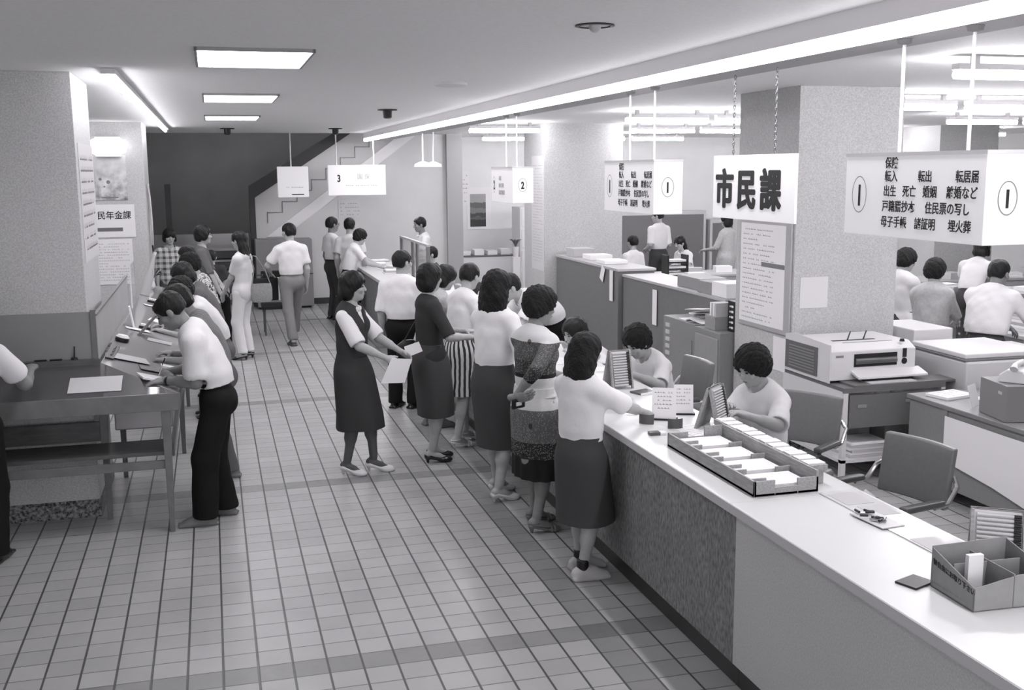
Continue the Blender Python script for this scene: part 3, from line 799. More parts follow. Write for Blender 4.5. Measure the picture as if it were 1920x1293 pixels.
# dropped bulkhead with the continuous light over the counter
struct(MB().box(3.80, 3.83, -9, 14.75, 3.036, CEIL).build('trim_3', mat('bulkhead_paint', 0.92, 0.7)))
struct(MB().box(3.882, 4.22, -9, 14.75, 3.0, CEIL).build('trim_4', mat('bulkhead_lip', 0.5, 0.8)))
cl = thing('strip_light', 'long white diffuser strip running the whole length over the counter', 'ceiling light', (3.84, 2.9, 2.982))
MB().box(-0.04, 0.04, -11.8, 11.8, 0.0, 0.052).build('diffuser', DIFFB, cl, bevel=0.004)
for k in range(6): area('strip_glow', (3.86, -7.1 + 3.9 * k, 2.975), 0.1, 3.85, 21)

# recessed troffers in the hall ceiling
FR_M = mat('lamp_frame', 0.35, 0.5, 0.5)
def troffer():
    t = thing('ceiling_light', 'x', 'ceiling light', (0, 0, CEIL), 0, 'recessed ceiling lights in the hall')
    f = MB()
    f.box(-0.33, 0.33, -0.50, -0.485, -0.02, 0.0); f.box(-0.33, 0.33, 0.485, 0.50, -0.02, 0.0)
    f.box(-0.33, -0.315, -0.5, 0.5, -0.02, 0.0); f.box(0.315, 0.33, -0.5, 0.5, -0.02, 0.0)
    f.build('frame', FR_M, t)
    MB().box(-0.315, 0.315, -0.485, 0.485, -0.012, -0.002).build('diffuser', DIFF, t)
    return t
t0 = troffer(); t0.location = (1.36, 1.75, CEIL); t0['label'] = 'recessed ceiling light nearest the camera, largest of the three in a row'
for y_, lab in ((5.34, 'middle recessed ceiling light of the row over the hall'), (9.05, 'farthest and smallest recessed ceiling light of the row')):
    dup(t0, (1.38, y_, CEIL), label=lab)
for (x_, y_, lb_) in ((-2.2, 5.34, 'added unseen fill light behind the near left pillar'), (-2.2, 9.05, 'added unseen fill light behind the far left pillar')):  # unseen lamps added as fill for the hall
    dup(t0, (x_, y_, CEIL), label=lb_)

# tube lamp on the left ceiling
TUBE2 = mat('hall_fluorescent_tube', 0.9, 0.5, 0.3, emit=13.0)
t = thing('tube_light', 'bare fluorescent tube batten on the ceiling beside the left pillar', 'ceiling light', (0.47, 0, CEIL - 0.002))
MB().box(-0.045, 0.045, 2.62, 12.3, -0.035, 0).build('housing', WHITEP, t)
for k in range(8): MB().cyl((0.0, 2.66 + 1.2 * k, -0.055), (0.0, 3.80 + 1.2 * k, -0.055), 0.021, n=12).build('tube', TUBE2, t, smooth=True)
t = thing('wall_lamp', 'rounded glowing lamp high on the far left pillar above the landscape poster', 'lamp', (-0.22, 10.42, 2.80))
sh_ = MB().lathe([(0.02, -0.36), (0.09, -0.33), (0.125, -0.24), (0.13, 0), (0.125, 0.24), (0.09, 0.33), (0.02, 0.36)], n=20).build('shade', mat('globe_glow', 0.9, 0.4, emit=1.8), t, smooth=True)
sh_.rotation_euler = (0, PI / 2, 0); sh_.scale = (0.85, 0.9, 0.68)
MB().box(-0.16, 0.16, 0.05, 0.14, -0.13, 0.13).build('bracket', WHITEP, t)

# office ceiling tubes
def batten():
    t = thing('tube_light', 'x', 'ceiling light', (0, 0, 3.0), 0, 'fluorescent battens on the office ceiling')
    MB().box(-0.52, 0.52, -0.035, 0.035, 0.04, 0.075).box(-0.4, -0.36, -0.02, 0.02, 0.075, 0.129).box(0.36, 0.4, -0.02, 0.02, 0.075, 0.129).build('housing', WHITEP, t)
    MB().cyl((-0.52, 0, 0.01), (0.52, 0, 0.01), 0.028, n=10).build('tube', TUBE, t, smooth=True)
    return t
b0 = None
for row, (y_, xs) in enumerate(((0.75, (6.05, 7.2, 8.4)), (3.95, (7.5, 8.66, 9.82)), (6.8, (6.28, 7.42, 10.64, 11.8)), (10.1, (5.2, 7.65, 8.8, 9.95)), (11.3, (11.9, 14.25)), (14.1, (6.4, 8.1, 9.3, 12.2)))):
    for k, x_ in enumerate(xs):
        lab = 'office ceiling fluorescent batten, %s row from the front, %s' % (('nearest', 'second', 'third', 'fourth', 'fifth', 'farthest')[row], ('first from the left', 'second from the left', 'third from the left', 'fourth from the left')[k])
        if b0 is None: b0 = batten(); b0.location = (x_, y_, 3.0); b0['label'] = lab
        else: dup(b0, (x_, y_, 3.0), label=lab)

# ceiling speakers and down light
def speaker(x, y, label):
    t = thing('ceiling_speaker', label, 'speaker', (x, y, CEIL), 0, 'dark ceiling nozzles')
    MB().lathe([(0.11, 0.0), (0.11, -0.012), (0.05, -0.014)], n=24).build('flange', BLACK, t, smooth=True)
    MB().lathe([(0.052, -0.01), (0.048, -0.09), (0.03, -0.1)], n=24).build('nozzle', BLACK, t, smooth=True)
speaker(3.03, 7.12, 'dark round ceiling nozzle nearest, beside the counter strip light')
speaker(3.05, 12.5, 'dark round ceiling nozzle above the foot of the staircase rail')
speaker(1.38, 12.6, 'dark round ceiling nozzle behind the farthest recessed light')
t = thing('downlight', 'round recessed downlight with a pale bulb in its opening', 'ceiling light', (2.885, -0.05, CEIL))
MB().lathe([(0.092, 0.0), (0.096, -0.006), (0.075, -0.008), (0.075, 0.0)], n=32, cap=False).build('rim', BLACK, t, smooth=True)
MB().lathe([(0.074, -0.001), (0.074, -0.003)], n=32).build('opening', mat('white_enamel', 0.7, 0.3), t)
MB().sphere((0, 0, -0.006), (0.03, 0.03, 0.03), 16).build('bulb', mat('pearl_bulb', 0.5, 0.3), t, smooth=True)
t = thing('ceiling_disc', 'flat pale round cover on the hall ceiling beyond the downlight', 'cover plate', (2.94, 3.4, CEIL))
MB().lathe([(0.13, 0.0), (0.13, -0.02), (0.11, -0.028)], n=32).build('cover', mat('pale_cover', 0.75, 0.5), t, smooth=True)
# ------------------------------------------------------------------ signs
RODM = mat('white_rod', 0.75, 0.4, 0.5)
def scribble(lines, w, h, m, parent, M, seed=0, name='print', thick=0.45, fill=0.85):
    """rows of tiny illegible strokes filling w x h, drawn downwards from the frame origin"""
    rnd = random.Random(seed); mb = MB(); lh = h / lines
    for i in range(lines):
        x = 0.0; end = w * (fill if rnd.random() < 0.7 else rnd.uniform(0.3, fill))
        while x < end:
            ww = lh * rnd.uniform(0.3, 0.75)
            if rnd.random() < 0.86:
                y0 = -lh * (i + 0.5); t_ = lh * thick / 2
                vs = [(x, y0 - t_, 0), (x + ww, y0 - t_, 0), (x + ww, y0 - t_ * 0.3, 0), (x, y0 - t_ * .3, 0)]
                mb.add([M @ Vector(v) for v in vs], [(0, 1, 2, 3)])
                vs = [(x + ww * .3, y0 - t_, 0), (x + ww * .45, y0 - t_, 0), (x + ww * .45, y0 + t_, 0), (x + ww * .3, y0 + t_, 0)]
                mb.add([M @ Vector(v) for v in vs], [(0, 1, 2, 3)])
            x += ww + lh * 0.18
    o = mb.build(name, m, parent); o['kind'] = 'stuff'; return o
def ring(parent, M, rx, ry, wd, m):
    mb = MB(); n = 40
    for a in range(n):
        t0, t1 = 2 * PI * a / n, 2 * PI * (a + 1) / n
        mb.add([M @ Vector((r1 * math.cos(t), r2 * math.sin(t), 0.001)) for t, r1, r2 in ((t0, rx, ry), (t1, rx, ry), (t1, rx - wd, ry - wd), (t0, rx - wd, ry - wd))], [(0, 1, 2, 3)])
    mb.build('circle', m, parent)
def box_sign(y0, y1, z0, z1, label, n, text, big=True):
    t = thing('hanging_sign', label, 'sign', (4.02, (y0 + y1) / 2, z0), 0, 'box signs hung over the counter')
    L = y1 - y0; H_ = z1 - z0
    MB().box(-0.105, 0.105, -L / 2, L / 2, 0, H_).build('box', SIGNW, t, bevel=0.004)
    for s in (-0.24, 0.24): MB().cyl((0, s * L, H_), (0, s * L, 2.978 - z0), 0.0075, n=10).build('rod', RODM, t); MB().lathe([(0.035, 2.999 - z0), (0.03, 2.98 - z0), (0.008, 2.975 - z0)], (0, s * L, 0), 16).build('mounting_cap', mat('cap_grey', 0.25, 0.5), t)
    MB().box(-0.108, 0.108, -L / 2 - 0.002, L / 2, H_ - 0.012, H_ + 0.003).build('top_edge', mat('edge_grey', 0.6, 0.6), t)
    # face towards the hall (-x): text x runs along -y
    def FM(u, v): return FR((-0.1065, L / 2 - u, v), (0, -1, 0), (0, 0, 1))
    lettering('1' if n == 1 else '2', 0.13, INK, t, FM(0.115, H_ / 2 - 0.048), bold=0.003, sx=0.62, align='CENTER', name='number')
    ring(t, FM(0.115, H_ / 2), 0.056, 0.082, 0.004, INKG)
    for (u, v, s, sx, tx, m) in text: lettering(tx, s, m, t, FM(u, v), bold=0.0006, sx=sx, depth=0.0008)
    E_ = FR((-0.005, -L / 2 - 0.002, H_ / 2 - 0.035), (1, 0, 0), (0, 0, 1))
    lettering('1' if n == 1 else '2', 0.095, INK, t, E_, bold=0.003, sx=0.7, align='CENTER', name='number')
    ring(t, FR((-0.005, -L / 2 - 0.002, H_ / 2), (1, 0, 0), (0, 0, 1)), 0.045, 0.066, 0.004, INKG)
rows1 = []
for v, items in ((0.300, ((0.30, '保険'),)), (0.243, ((0.30, '転入'), (0.53, '転出'), (0.765, '転居届'))), (0.180, ((0.295, '出生'), (0.43, '死亡'), (0.565, '婚姻'), (0.715, '離婚など'))),
                 (0.115, ((0.29, '戸籍謄抄本'), (0.585, '住民票の写し'))), (0.048, ((0.285, '母子手帳'), (0.52, '諸証明'), (0.735, '埋火葬')))):
    for u, tx in items: rows1.append((u, v, 0.052, 0.88, tx, INK))
box_sign(-1.56, -0.62, 2.15, 2.51, 'large white counter sign with circled 1, nearest the camera', 1, rows1)
box_sign(1.63, 2.56, 2.15, 2.51, 'white counter sign with circled 1, hanging beyond the bold three-character sign', 1, rows1)
rows2 = [(0.30, 0.22, 0.052, 0.88, '市税', INKL), (0.30, 0.15, 0.05, 0.88, '納付 証明', INKL), (0.30, 0.08, 0.05, 0.88, '固定資産税', INKL)]  # pale ink imitates glare washing over this text
box_sign(5.1, 5.92, 2.13, 2.48, 'white counter sign with number 2, glare painted as pale ink, in front of the office wall', 2, rows2)
# 市民課
t = thing('hanging_sign', 'flat white sign with three heavy black characters hung on two chains', 'sign', (4.02, 0.47, 2.16))
MB().box(-0.008, 0.008, -0.475, 0.475, 0, 0.365).build('panel', SIGNW, t, bevel=0.002)
for s in (-0.24, 0.24):
    ch = MB()
    for k in range(22):
        z = 0.365 + k * 0.021
        c = [(0.006 * math.cos(a) * (k % 2), s + 0.006 * math.cos(a) * ((k + 1) % 2), z + 0.0145 * math.sin(a)) for a in np.linspace(0, 2 * PI, 9)]
        ch.tube(c, 0.0022, 5)
    ch.build('chain', mat('chain_metal', 0.2, 0.4, 0.5, metal=0.6), t)
for k, c in enumerate('市民課'):
    lettering(c, 0.235, INK, t, FR((-0.0095, 0.325 - 0.272 * k, 0.085), (0, -1, 0), (0, 0, 1)), heavy=0.0095, sx=0.98, align='CENTER', name='character')
# signs 3 and 4 at the far end, facing the camera
def far_sign(x0, x1, y, z0, z1, rods, label):
    t = thing('hanging_sign', label, 'sign', ((x0 + x1) / 2, y, z0))
    w_ = x1 - x0; MB().box(-w_ / 2, w_ / 2, -0.05, 0.05, 0, z1 - z0).build('box', SIGNW, t, bevel=0.01)
    for r in rods: MB().cyl((r - (x0 + x1) / 2, 0, z1 - z0), (r - (x0 + x1) / 2, 0, CEIL - z0), 0.012, n=8).build('rod', RODM, t)
    return t
t = far_sign(3.08, 4.1, 14.2, 2.03, 2.56, (3.24, 3.9), 'white hanging sign with a 3 before the stair wall')
lettering('3', 0.17, INK, t, FR((-0.32, -0.052, 0.24), (1, 0, 0), (0, 0, 1)), bold=0.004, sx=0.8, align='CENTER', name='number')
lettering('国 保', 0.1, INKL, t, FR((0.0, -0.052, 0.29), (1, 0, 0), (0, 0, 1)), name='lettering')
scribble(1, 0.62, 0.05, INKL, t, FR((-0.2, -0.0515, 0.2), (1, 0, 0), (0, 0, 1)), 3)
t = far_sign(2.21, 2.74, 14.2, 2.01, 2.54, (2.45,), 'small square white hanging sign left of the number 3 sign')
scribble(1, 0.34, 0.05, INKL, t, FR((-0.12, -0.0515, 0.2), (1, 0, 0), (0, 0, 1)), 4)
MB().box(-0.03, 0.18, -0.0525, -0.05, 0.04, 0.055).build('underline', INK, t)

# notices
def notice(label, cat, M, w, h, lines=0, seed=0, m=PAPER, name='notice', inkm=INKL, margin=0.08, th=0.003, thick=0.45):
    t = thing(name, label, cat, (0, 0, 0)); t.matrix_world = M
    MB().box(0, w, -h, 0, 0.0, th).build('sheet', m, t)
    if lines: scribble(lines, w * (1 - 2 * margin), h * 0.86, inkm, t, Matrix.Translation((w * margin, -h * 0.07, th + 0.001)), seed, thick=thick, fill=0.98)
    return t
XL = lambda y, z: FR((0.201, y, z), (0, 1, 0), (0, 0, 1))       # on +x faces (text runs +y)
t = notice('long narrow vertical notice on the side of the near left pillar', 'notice', XL(3.08, 2.66), 1.15 - 0.2, 0.84, 9, 1, m=mat('pale_notice', 0.62, 0.8), inkm=INKG)
FY = 10.553
def YF(x, z, y=FY): return FR((x, y, z), (1, 0, 0), (0, 0, 1))
t = notice('white direction sign with four characters and an arrow on the far left pillar', 'sign', YF(-0.56, 2.03), 0.625, 0.445)
lettering('国民年金課', 0.118, INK, t, FR((0.03, -0.19, 0.004), (1, 0, 0), (0, 1, 0)), bold=0.0012, sx=0.93)
MB().prism([(0.06, -0.345), (0.13, -0.40), (0.13, -0.365), (0.46, -0.365), (0.46, -0.315), (0.13, -0.315), (0.13, -0.285)], 'z', 0.0031, 0.005).build('arrow', mat('arrow_grey', 0.16, 0.7), t)
notice('tall white notice with fine print below the direction sign', 'notice', YF(-0.5, 1.56), 0.51, 0.62, 14, 5)
g = G('landscape_print', 0.6)
g.color(g.mix(g.rng(g.z, -0.3, 0.3, 0, 1), g.rng(g.noise(9.0, 6), 0.35, 0.65, 0.2, 0.75), g.rng(g.noise(4.0), 0.3, 0.7, 0.6, 0.75)))
t = thing('poster', 'pale landscape poster hung high on the far left pillar', 'poster', (-0.25, FY - 0.006, 2.39))
MB().box(-0.24, 0.24, 0, 0.003, -0.3, 0.3).build('sheet', g.m, t)
MB().box(-0.1, 0.12, -0.001, 0.0, -0.275, -0.26).build('caption_line', INKG, t)
for q in ((-0.1, -0.02, 0.02), (0.0, -0.06, 0.025), (-0.05, -0.12, 0.012)): pd_ = MB().lathe([(q[2], 0), (q[2] * .6, 0.001)], n=12).build('print_detail', INKG, t); pd_.rotation_euler = (PI / 2, 0, 0); pd_.location = (q[0], -0.0002, q[1])
# hose on the far left pillar
t = thing('hose', 'looped pale hose hanging on the side of the far left pillar', 'hose', (0.24, 10.75, 1.2))
MB().tube([(0.0, 0.10, 1.1), (0.02, 0.05, 0.9), (0.03, 0.0, 0.6), (0.03, -0.02, 0.4), (0.02, 0.06, 0.22), (0.0, 0.14, 0.3), (0.0, 0.16, 0.7), (0.0, 0.12, 1.1)], 0.014, 8).build('loop', mat('pale_hose', 0.55, 0.6), t, smooth=True)
MB().tube([(0.02, 0.02, 0.25), (0.03, 0.0, 0.1), (0.02, 0.04, -0.02)], 0.012, 8).build('tail', BLACK, t, smooth=True)
# notice board on near right pillar, facing -x : text runs -y
def NX(x, y, z): return FR((x, y, z), (0, -1, 0), (0, 0, 1))
t = thing('notice_board', 'tall framed notice board of fine print on the near right pillar', 'notice board', (0, 0, 0)); t.matrix_world = NX(5.868, 4.10, 1.985)
MB().box(0, 0.93, -0.98, 0, 0, 0.02).build('frame', mat('aluminium_frame', 0.5, 0.4, 0.5, metal=0.3), t, bevel=0.003)
MB().box(0.03, 0.84, -0.94, -0.03, 0.02, 0.023).build('sheet', PAPER, t)
scribble(19, 0.66, 0.86, INKG, t, Matrix.Translation((0.08, -0.06, 0.0235)), 11, thick=0.32)
MB().box(0.43, 0.84, -0.41, -0.37, 0.0235, 0.025).build('grey_bar', mat('bar_grey', 0.2, 0.7), t)
notice('small white sheet on the near right pillar under the framed board', 'notice', NX(5.868, 3.45, 0.97), 0.22, 0.3, 0)
notice('blank pale sheet on the front of the near right pillar', 'notice', YF(5.93, 1.52, 3.138), 0.27, 0.27, 0, m=mat('pale_sheet', 0.72, 0.8))
notice('very long white paper strip on the corner of the far right pillar', 'notice', NX(5.868, 10.98, 2.66), 0.62, 1.72, 34, 7, m=mat('pale_strip', 0.68, 0.8))
t = notice('white notice high on the office back wall left of the picture', 'notice', YF(6.0, 2.45, 16.99), 0.3, 0.72, 7, 8, inkm=INKL)
notice('plain pale notice on the stair wall below the number 3 sign', 'notice', YF(3.36, 1.92, 15.19), 0.4, 0.32, 4, 9, m=mat('pale_note', 0.68, 0.8))
g = G('sea_print', 0.6)
g.color(g.ramp(g.m_('ADD', g.z, g.m_('MULTIPLY', g.noise(6.0), 0.2)), [(0, 0.03), (0.10, 0.05), (0.25, 0.12), (0.3, 0.07), (0.38, 0.2), (0.5, 0.12), (0.6, 0.35)]))
t = thing('picture', 'small dark seascape picture on white mount on the office back wall', 'picture', (6.5, 16.985, 1.28))
MB().box(-0.25, 0.27, 0, 0.01, -0.06, 0.82).build('mount', PAPER, t)
MB().box(-0.19, 0.15, -0.003, 0, 0.0, 0.68).build('print', g.m, t)
# ------------------------------------------------------------------ the long counter
LAM = mat('white_laminate', 0.66, 0.3, 0.5, 4, 0.015)
LAME = mat('laminate_edge', 0.62, 0.45)
g = G('bark_textured_panel', 0.6)
nb = g.noise(60.0, 5, g.mapv((1.0, 1.0, 0.45))); nb2 = g.noise(9.0, 4, g.mapv((1, 1, 0.35)))
g.color(g.m_('MULTIPLY', g.rng(nb, 0.3, 0.7, 0.13, 0.33), g.rng(nb2, 0.3, 0.7, 0.88, 1.12))); g.bump(nb, 0.5, 0.004)
BARK = g.m
PANEL_L = granite('pale_speckled_panel', 0.56, 0.05, 160)
KICK = mat('black_kickboard', 0.02, 0.35, 0.5, 10, 0.3)
WOOD = mat('pale_box_wood', 0.33, 0.6, 0.3, 14, 0.18, aniso=(1, 6, 6))
WOODY = mat('pale_wood_y', 0.34, 0.6, 0.3, 14, 0.2, aniso=(8, 1, 8))
STEEL = mat('grey_steel', 0.24, 0.45, 0.5, 30, 0.04)
STEEL_D = mat('dark_grey_steel', 0.13, 0.5, 0.5, 30, 0.04)
CHROME = mat('chrome', 0.6, 0.2, 0.5, metal=1.0)
VINYL = mat('grey_vinyl', 0.085, 0.35, 0.5, 40, 0.05)
VINYL2 = mat('chair_grey_vinyl', 0.17, 0.4, 0.5, 40, 0.05)
CARD = mat('cardboard', 0.30, 0.8, 0.2, 20, 0.06)
def counter(y0, y1, panel, label, edge=0.0, seed=0):
    t = thing('service_counter', label, 'counter', (3.36 + edge, (y0 + y1) / 2, 0))
    L = (y1 - y0) / 2 - 0.001
    MB().box(0, 0.03, -L, L, 0.125, 0.872).build('front_panel', panel, t)
    MB().box(0.035, 0.6, -L, L, 0, 0.125).build('kickboard', KICK, t)
    MB().box(-0.035, 0.66 - edge, -L, L, 0.873, 0.92).build('worktop', LAM, t, bevel=0.004)
    MB().box(-0.038, -0.035, -L, L, 0.875, 0.917).build('edge_strip', LAME, t)
    MB().box(0.05, 0.60, -L + 0.01, L - 0.01, 0.125, 0.872).build('carcass', STEEL, t)
    return t
counter(-6.5, -0.70, PANEL_L, 'near counter section with pale speckled front panel and white top')
counter(-0.70, 5.0, BARK, 'middle counter section with dark bark-textured front, where the women stand', 0.0)
counter(5.0, 13.4, BARK, 'far counter section running back to the men by the stair wall')
CT = 0.921
def item(name, label, cat, x, y, z=CT, rz=0.0, group=None): return thing(name, label, cat, (x, y, z), math.radians(rz), group)
def sheet(label, x, y, w, h, rz=0, z=CT, m=PAPER, lines=0, th=0.0015, name='paper_sheet', cat='paper', group=None, seed=0):
    t = item(name, label, cat, x, y, z, rz, group)
    MB().box(-w / 2, w / 2, -h / 2, h / 2, 0, th).build('sheet', m, t)
    if lines: scribble(lines, w * 0.84, h * 0.86, INKL, t, Matrix.Translation((-w * 0.42, h * 0.43, th + 0.0006)), seed, thick=0.35)
    return t
# wooden card organiser
t = item('card_tray', 'long wooden tray with dividers full of white cards on the counter', 'tray', 3.64, -0.16, CT, 0)
W2, L2 = 0.17, 0.50
w = MB(); w.box(-W2, W2, -L2, L2, 0, 0.012).build('base', WOODY, t)
for (a, b, c, d, hh) in ((-W2, -W2 + 0.012, -L2, L2, 0.075), (W2 - 0.012, W2, -L2, L2, 0.105), (-W2, -0.06, -L2, -L2 + 0.012, 0.075), (0.06, W2, -L2, -L2 + 0.012, 0.075), (-0.06, 0.06, -L2, -L2 + 0.012, 0.04), (-W2, -0.05, L2 - 0.012, L2, 0.075), (0.05, W2, L2 - 0.012, L2, 0.1), (-0.05, 0.05, L2 - 0.012, L2, 0.045)):
    MB().box(a, b, c, d, 0, hh).build('wall', WOODY, t, bevel=0.0015)
for k in range(3):
    yy = -L2 + (k + 1) * 0.25
    for a, b in ((-W2 + 0.012, -W2 + 0.09), (W2 - 0.09, W2 - 0.012)): MB().box(a, b, yy - 0.005, yy + 0.005, 0.012, 0.062).build('divider', WOODY, t)
for k in range(4):
    yy = -L2 + 0.125 + k * 0.25
    MB().box(-0.135, 0.135, yy - 0.095, yy + 0.095, 0.013, 0.045).build('card_stack', PAPER, t, bevel=0.001)
    MB().box(-0.155, -0.06, yy - 0.04, yy - 0.03, 0.045, 0.062).build('index_tab', WOODY, t)
t = item('card_ledge', 'narrow pale shelf of card slips along the inner side of the wooden tray', 'card rack', 3.865, -0.05, CT)
MB().box(-0.05, 0.05, -0.52, 0.52, 0.075, 0.1).build('ledge', WOODY, t); MB().box(-0.04, 0.04, -0.5, 0.5, 0, 0.075).build('riser', WOODY, t)
for k in range(12): MB().box(-0.048, 0.048, -0.5 + k * 0.085, -0.435 + k * 0.085, 0.1, 0.106 + 0.002 * (k % 3)).build('slip', PAPER, t)

# stamp racks: a wedge stand whose sloped face holds rows of rubber stamps
def stamp_rack(name, label, x, y, rz, h=0.30, n=13, z=CT, wd=0.1):
    t = item(name, label, 'stamp rack', x, y, z, rz, 'rubber stamp racks on the counter')
    M = Matrix.Rotation(math.radians(-14), 4, 'X')
    MB().prism([(-0.055, 0), (-0.035, 0), (0.02, h), (0.0, h)], 'x', -wd, -wd + 0.012).build('side', WOOD, t)
    MB().prism([(-0.055, 0), (-0.035, 0), (0.02, h), (0.0, h)], 'x', wd - 0.012, wd).build('side', WOOD, t)
    MB().prism([(0.085, 0), (0.105, 0), (0.03, h), (0.01, h)], 'x', -wd, wd).build('back_board', WOOD, t)
    MB().prism([(-0.034, 0.02), (-0.024, 0.02), (0.024, h), (0.014, h)], 'x', -wd + 0.012, wd - 0.012).build('face_board', mat('rack_face', 0.65, 0.6), t)
    for k in range(n):
        zz_ = 0.03 + (h - 0.05) * k / (n - 1); yy_ = -0.034 + 0.048 * (zz_ - 0.02) / (h - 0.02) - 0.012
        MB().cyl((-wd * 0.78, yy_, zz_), (wd * 0.55, yy_, zz_), 0.0062, n=8).build('stamp', mat('stamp_stick', 0.55, 0.5), t, smooth=True)
        MB().cyl((wd * 0.55, yy_, zz_), (wd * 0.82, yy_ , zz_), 0.008, n=8).build('stamp_head', BLACK, t, smooth=True)
    return t
stamp_rack('stamp_rack', 'white rubber stamp rack standing between the sneaker girl and a seated clerk', 3.80, 1.92, 10, 0.27, 13, wd=0.085)
stamp_rack('stamp_rack', 'wooden stamp rack turned towards the seated clerk at the card tray', 3.93, 0.66, 42, 0.25, 14)
stamp_rack('stamp_rack', 'dark-faced stamp rack cut by the frame beside the cardboard leaflet box', 3.99, -1.66, -35, 0.2, 10)
# cardboard leaflet box
t = item('leaflet_box', 'open cardboard leaflet box with large printed characters on the counter', 'box', 3.72, -1.95, CT, -3)
bw_, bd_, bh_ = 0.155, 0.125, 0.145
R_ = MB()
def wallp(poly, ax, a, b, nm='side'): MB().prism(poly, ax, a, b).build(nm, CARD, t)
wallp([(-bd_, 0), (bd_, 0), (bd_, 0.15), (-bd_, 0.085)], 'x', -bw_, -bw_ + 0.004, 'front_flap')
wallp([(-bd_, 0), (bd_, 0), (bd_, 0.16), (-bd_, 0.11)], 'x', bw_ - 0.004, bw_)
wallp([(-bw_, 0), (bw_, 0), (bw_, 0.125), (0.02, 0.12), (-bw_, 0.085)], 'y', -bd_, -bd_ + 0.004)
wallp([(-bw_, 0), (bw_, 0), (bw_, 0.165), (-bw_, 0.155)], 'y', bd_ - 0.004, bd_)
MB().box(-bw_, bw_, -bd_, bd_, 0, 0.004).build('base', CARD, t)
MB().box(0.0, 0.004, -bd_, bd_, 0, 0.125).build('divider', CARD, t)
MB().box(-bw_ + 0.02, bw_ - 0.02, 0.02, 0.024, 0, 0.12).build('divider', CARD, t)
MB().box(-0.11, -0.05, -0.025, -0.005, 0.004, 0.165).build('leaflets', PAPER, t)
lettering('御自由にお取り下さい', 0.0250, INK, t, FR((-bw_ - 0.001, bd_ - 0.012, 0.092), (0, -1, -0.13), (0, 0.13, 1)), bold=0.0005, sx=0.98, depth=0.0004)
scribble(1, 0.2, 0.012, INKG, t, FR((-bw_ - 0.001, bd_ - 0.015, 0.03), (0, -1, 0), (0, 0, 1)), 2, thick=0.8)
t = item('ink_pad_book', 'flat black booklet half under the cardboard leaflet box', 'booklet', 3.53, -1.78, CT, 20)
MB().box(-0.055, 0.06, -0.045, 0.045, 0, 0.008).build('cover', BLACK, t, bevel=0.001)
t = item('glass_mat', 'clear desk mat with papers beneath on the inner edge of the counter', 'desk mat', 3.895, -1.35, CT)
MB().box(-0.10, 0.10, -0.72, 0.66, 0, 0.004).build('pane', mat('glass_sheet', 0.62, 0.06, 0.6), t)
for k, (a, b, c, d) in enumerate(((-0.08, 0.06, 0.45, 0.62), (-0.05, 0.08, 0.28, 0.42), (-0.09, 0.02, -0.2, -0.02), (-0.06, 0.09, -0.5, -0.25))): MB().box(a, b, c, d, 0.0042, 0.0052).build('paper', mat('grey_form', 0.45, 0.5), t)
t = item('stamp_tray', 'shallow tray of small dark stamps and clips on the counter', 'tray', 3.82, -1.12, CT + 0.005, 5)
MB().box(-0.06, 0.06, -0.11, 0.11, 0, 0.004).build('base', mat('tray_white', 0.6, 0.4), t)
rnd = random.Random(4)
for k in range(14):
    a = rnd.uniform(0, 3); x_, y_ = rnd.uniform(-0.04, 0.04), rnd.uniform(-0.09, 0.09)
    MB().cyl((x_, y_, 0.012 + 0.003 * (k % 3)), (x_ + 0.035 * math.cos(a), y_ + 0.035 * math.sin(a), 0.012 + 0.003 * (k % 3)), 0.006, n=8).build('stamp', BLACK if k % 3 else CHROME, t, smooth=True)
t = item('paper_tag', 'white paper tag dangling at the inner counter edge before the empty chair', 'tag', 4.03, -0.72, 0.8)
MB().prism([(-0.05, 0), (0.05, 0.02), (0.055, 0.09), (0.0, 0.13), (-0.05, 0.08)], 'y', 0, 0.003).build('tag', PAPER, t)
# cards, holders and papers along the counter
def stand_card(label, x, y, rz, w_, h_, lines=4, seed=0, lean=12):
    t = item('stand_card', label, 'card', x, y, CT, rz)
    M = Matrix.Rotation(math.radians(90 - lean), 4, 'X')
    q = MB().box(-w_ / 2, w_ / 2, 0, h_, -0.002, 0.0, M).build('card', PAPER, t)
    MB().box(-w_ / 2 - 0.01, w_ / 2 + 0.01, -0.01, 0.05, 0, 0.01).build('foot', BLACK, t)
    scribble(lines, w_ * 0.8, h_ * 0.6, INKG, t, M @ Matrix.Translation((-w_ * 0.4, h_ * 0.92, 0.001)), seed, thick=0.4)
    return t
stand_card('white upright card with dark foot in front of the curly-haired clerk', 3.70, 0.92, -28, 0.15, 0.2, 5, 3)
stand_card('leaning white card printed in lines behind the dark card holders', 3.88, 1.02, -20, 0.12, 0.19, 5, 9)
for k, (x_, y_, rz_) in enumerate(((3.56, 0.86, -30), (3.68, 0.70, -12))):
    t = item('card_holder', ('small curved dark holder left of the white upright card', 'small curved dark holder right of the white upright card')[k], 'card holder', x_, y_, CT, rz_)
    MB().loft([[(0.055 * math.sin(a), 0.02 - 0.04 * math.cos(a), z), (0.052 * math.sin(a), 0.024 - 0.04 * math.cos(a), z)] for a in np.linspace(-0.9, 0.9, 2) for z in (0,)] if False else [[(0.06 * math.sin(a) * q, -0.05 * math.cos(a) * q + 0.04, z) for a in np.linspace(-0.85, 0.85, 9)] for q, z in ((1, 0), (1, 0.06), (0.94, 0.06), (0.94, 0))], cap=False, closed=False).build('plate', VINYL, t, smooth=False)
t = item('matchbox', 'small dark and white box lying before the card holders', 'box', 3.52, 0.60, CT, -5)
MB().box(-0.05, 0.012, -0.025, 0.025, 0, 0.018).build('dark_half', VINYL, t); MB().box(0.012, 0.05, -0.025, 0.025, 0, 0.015).build('white_half', PAPER, t)
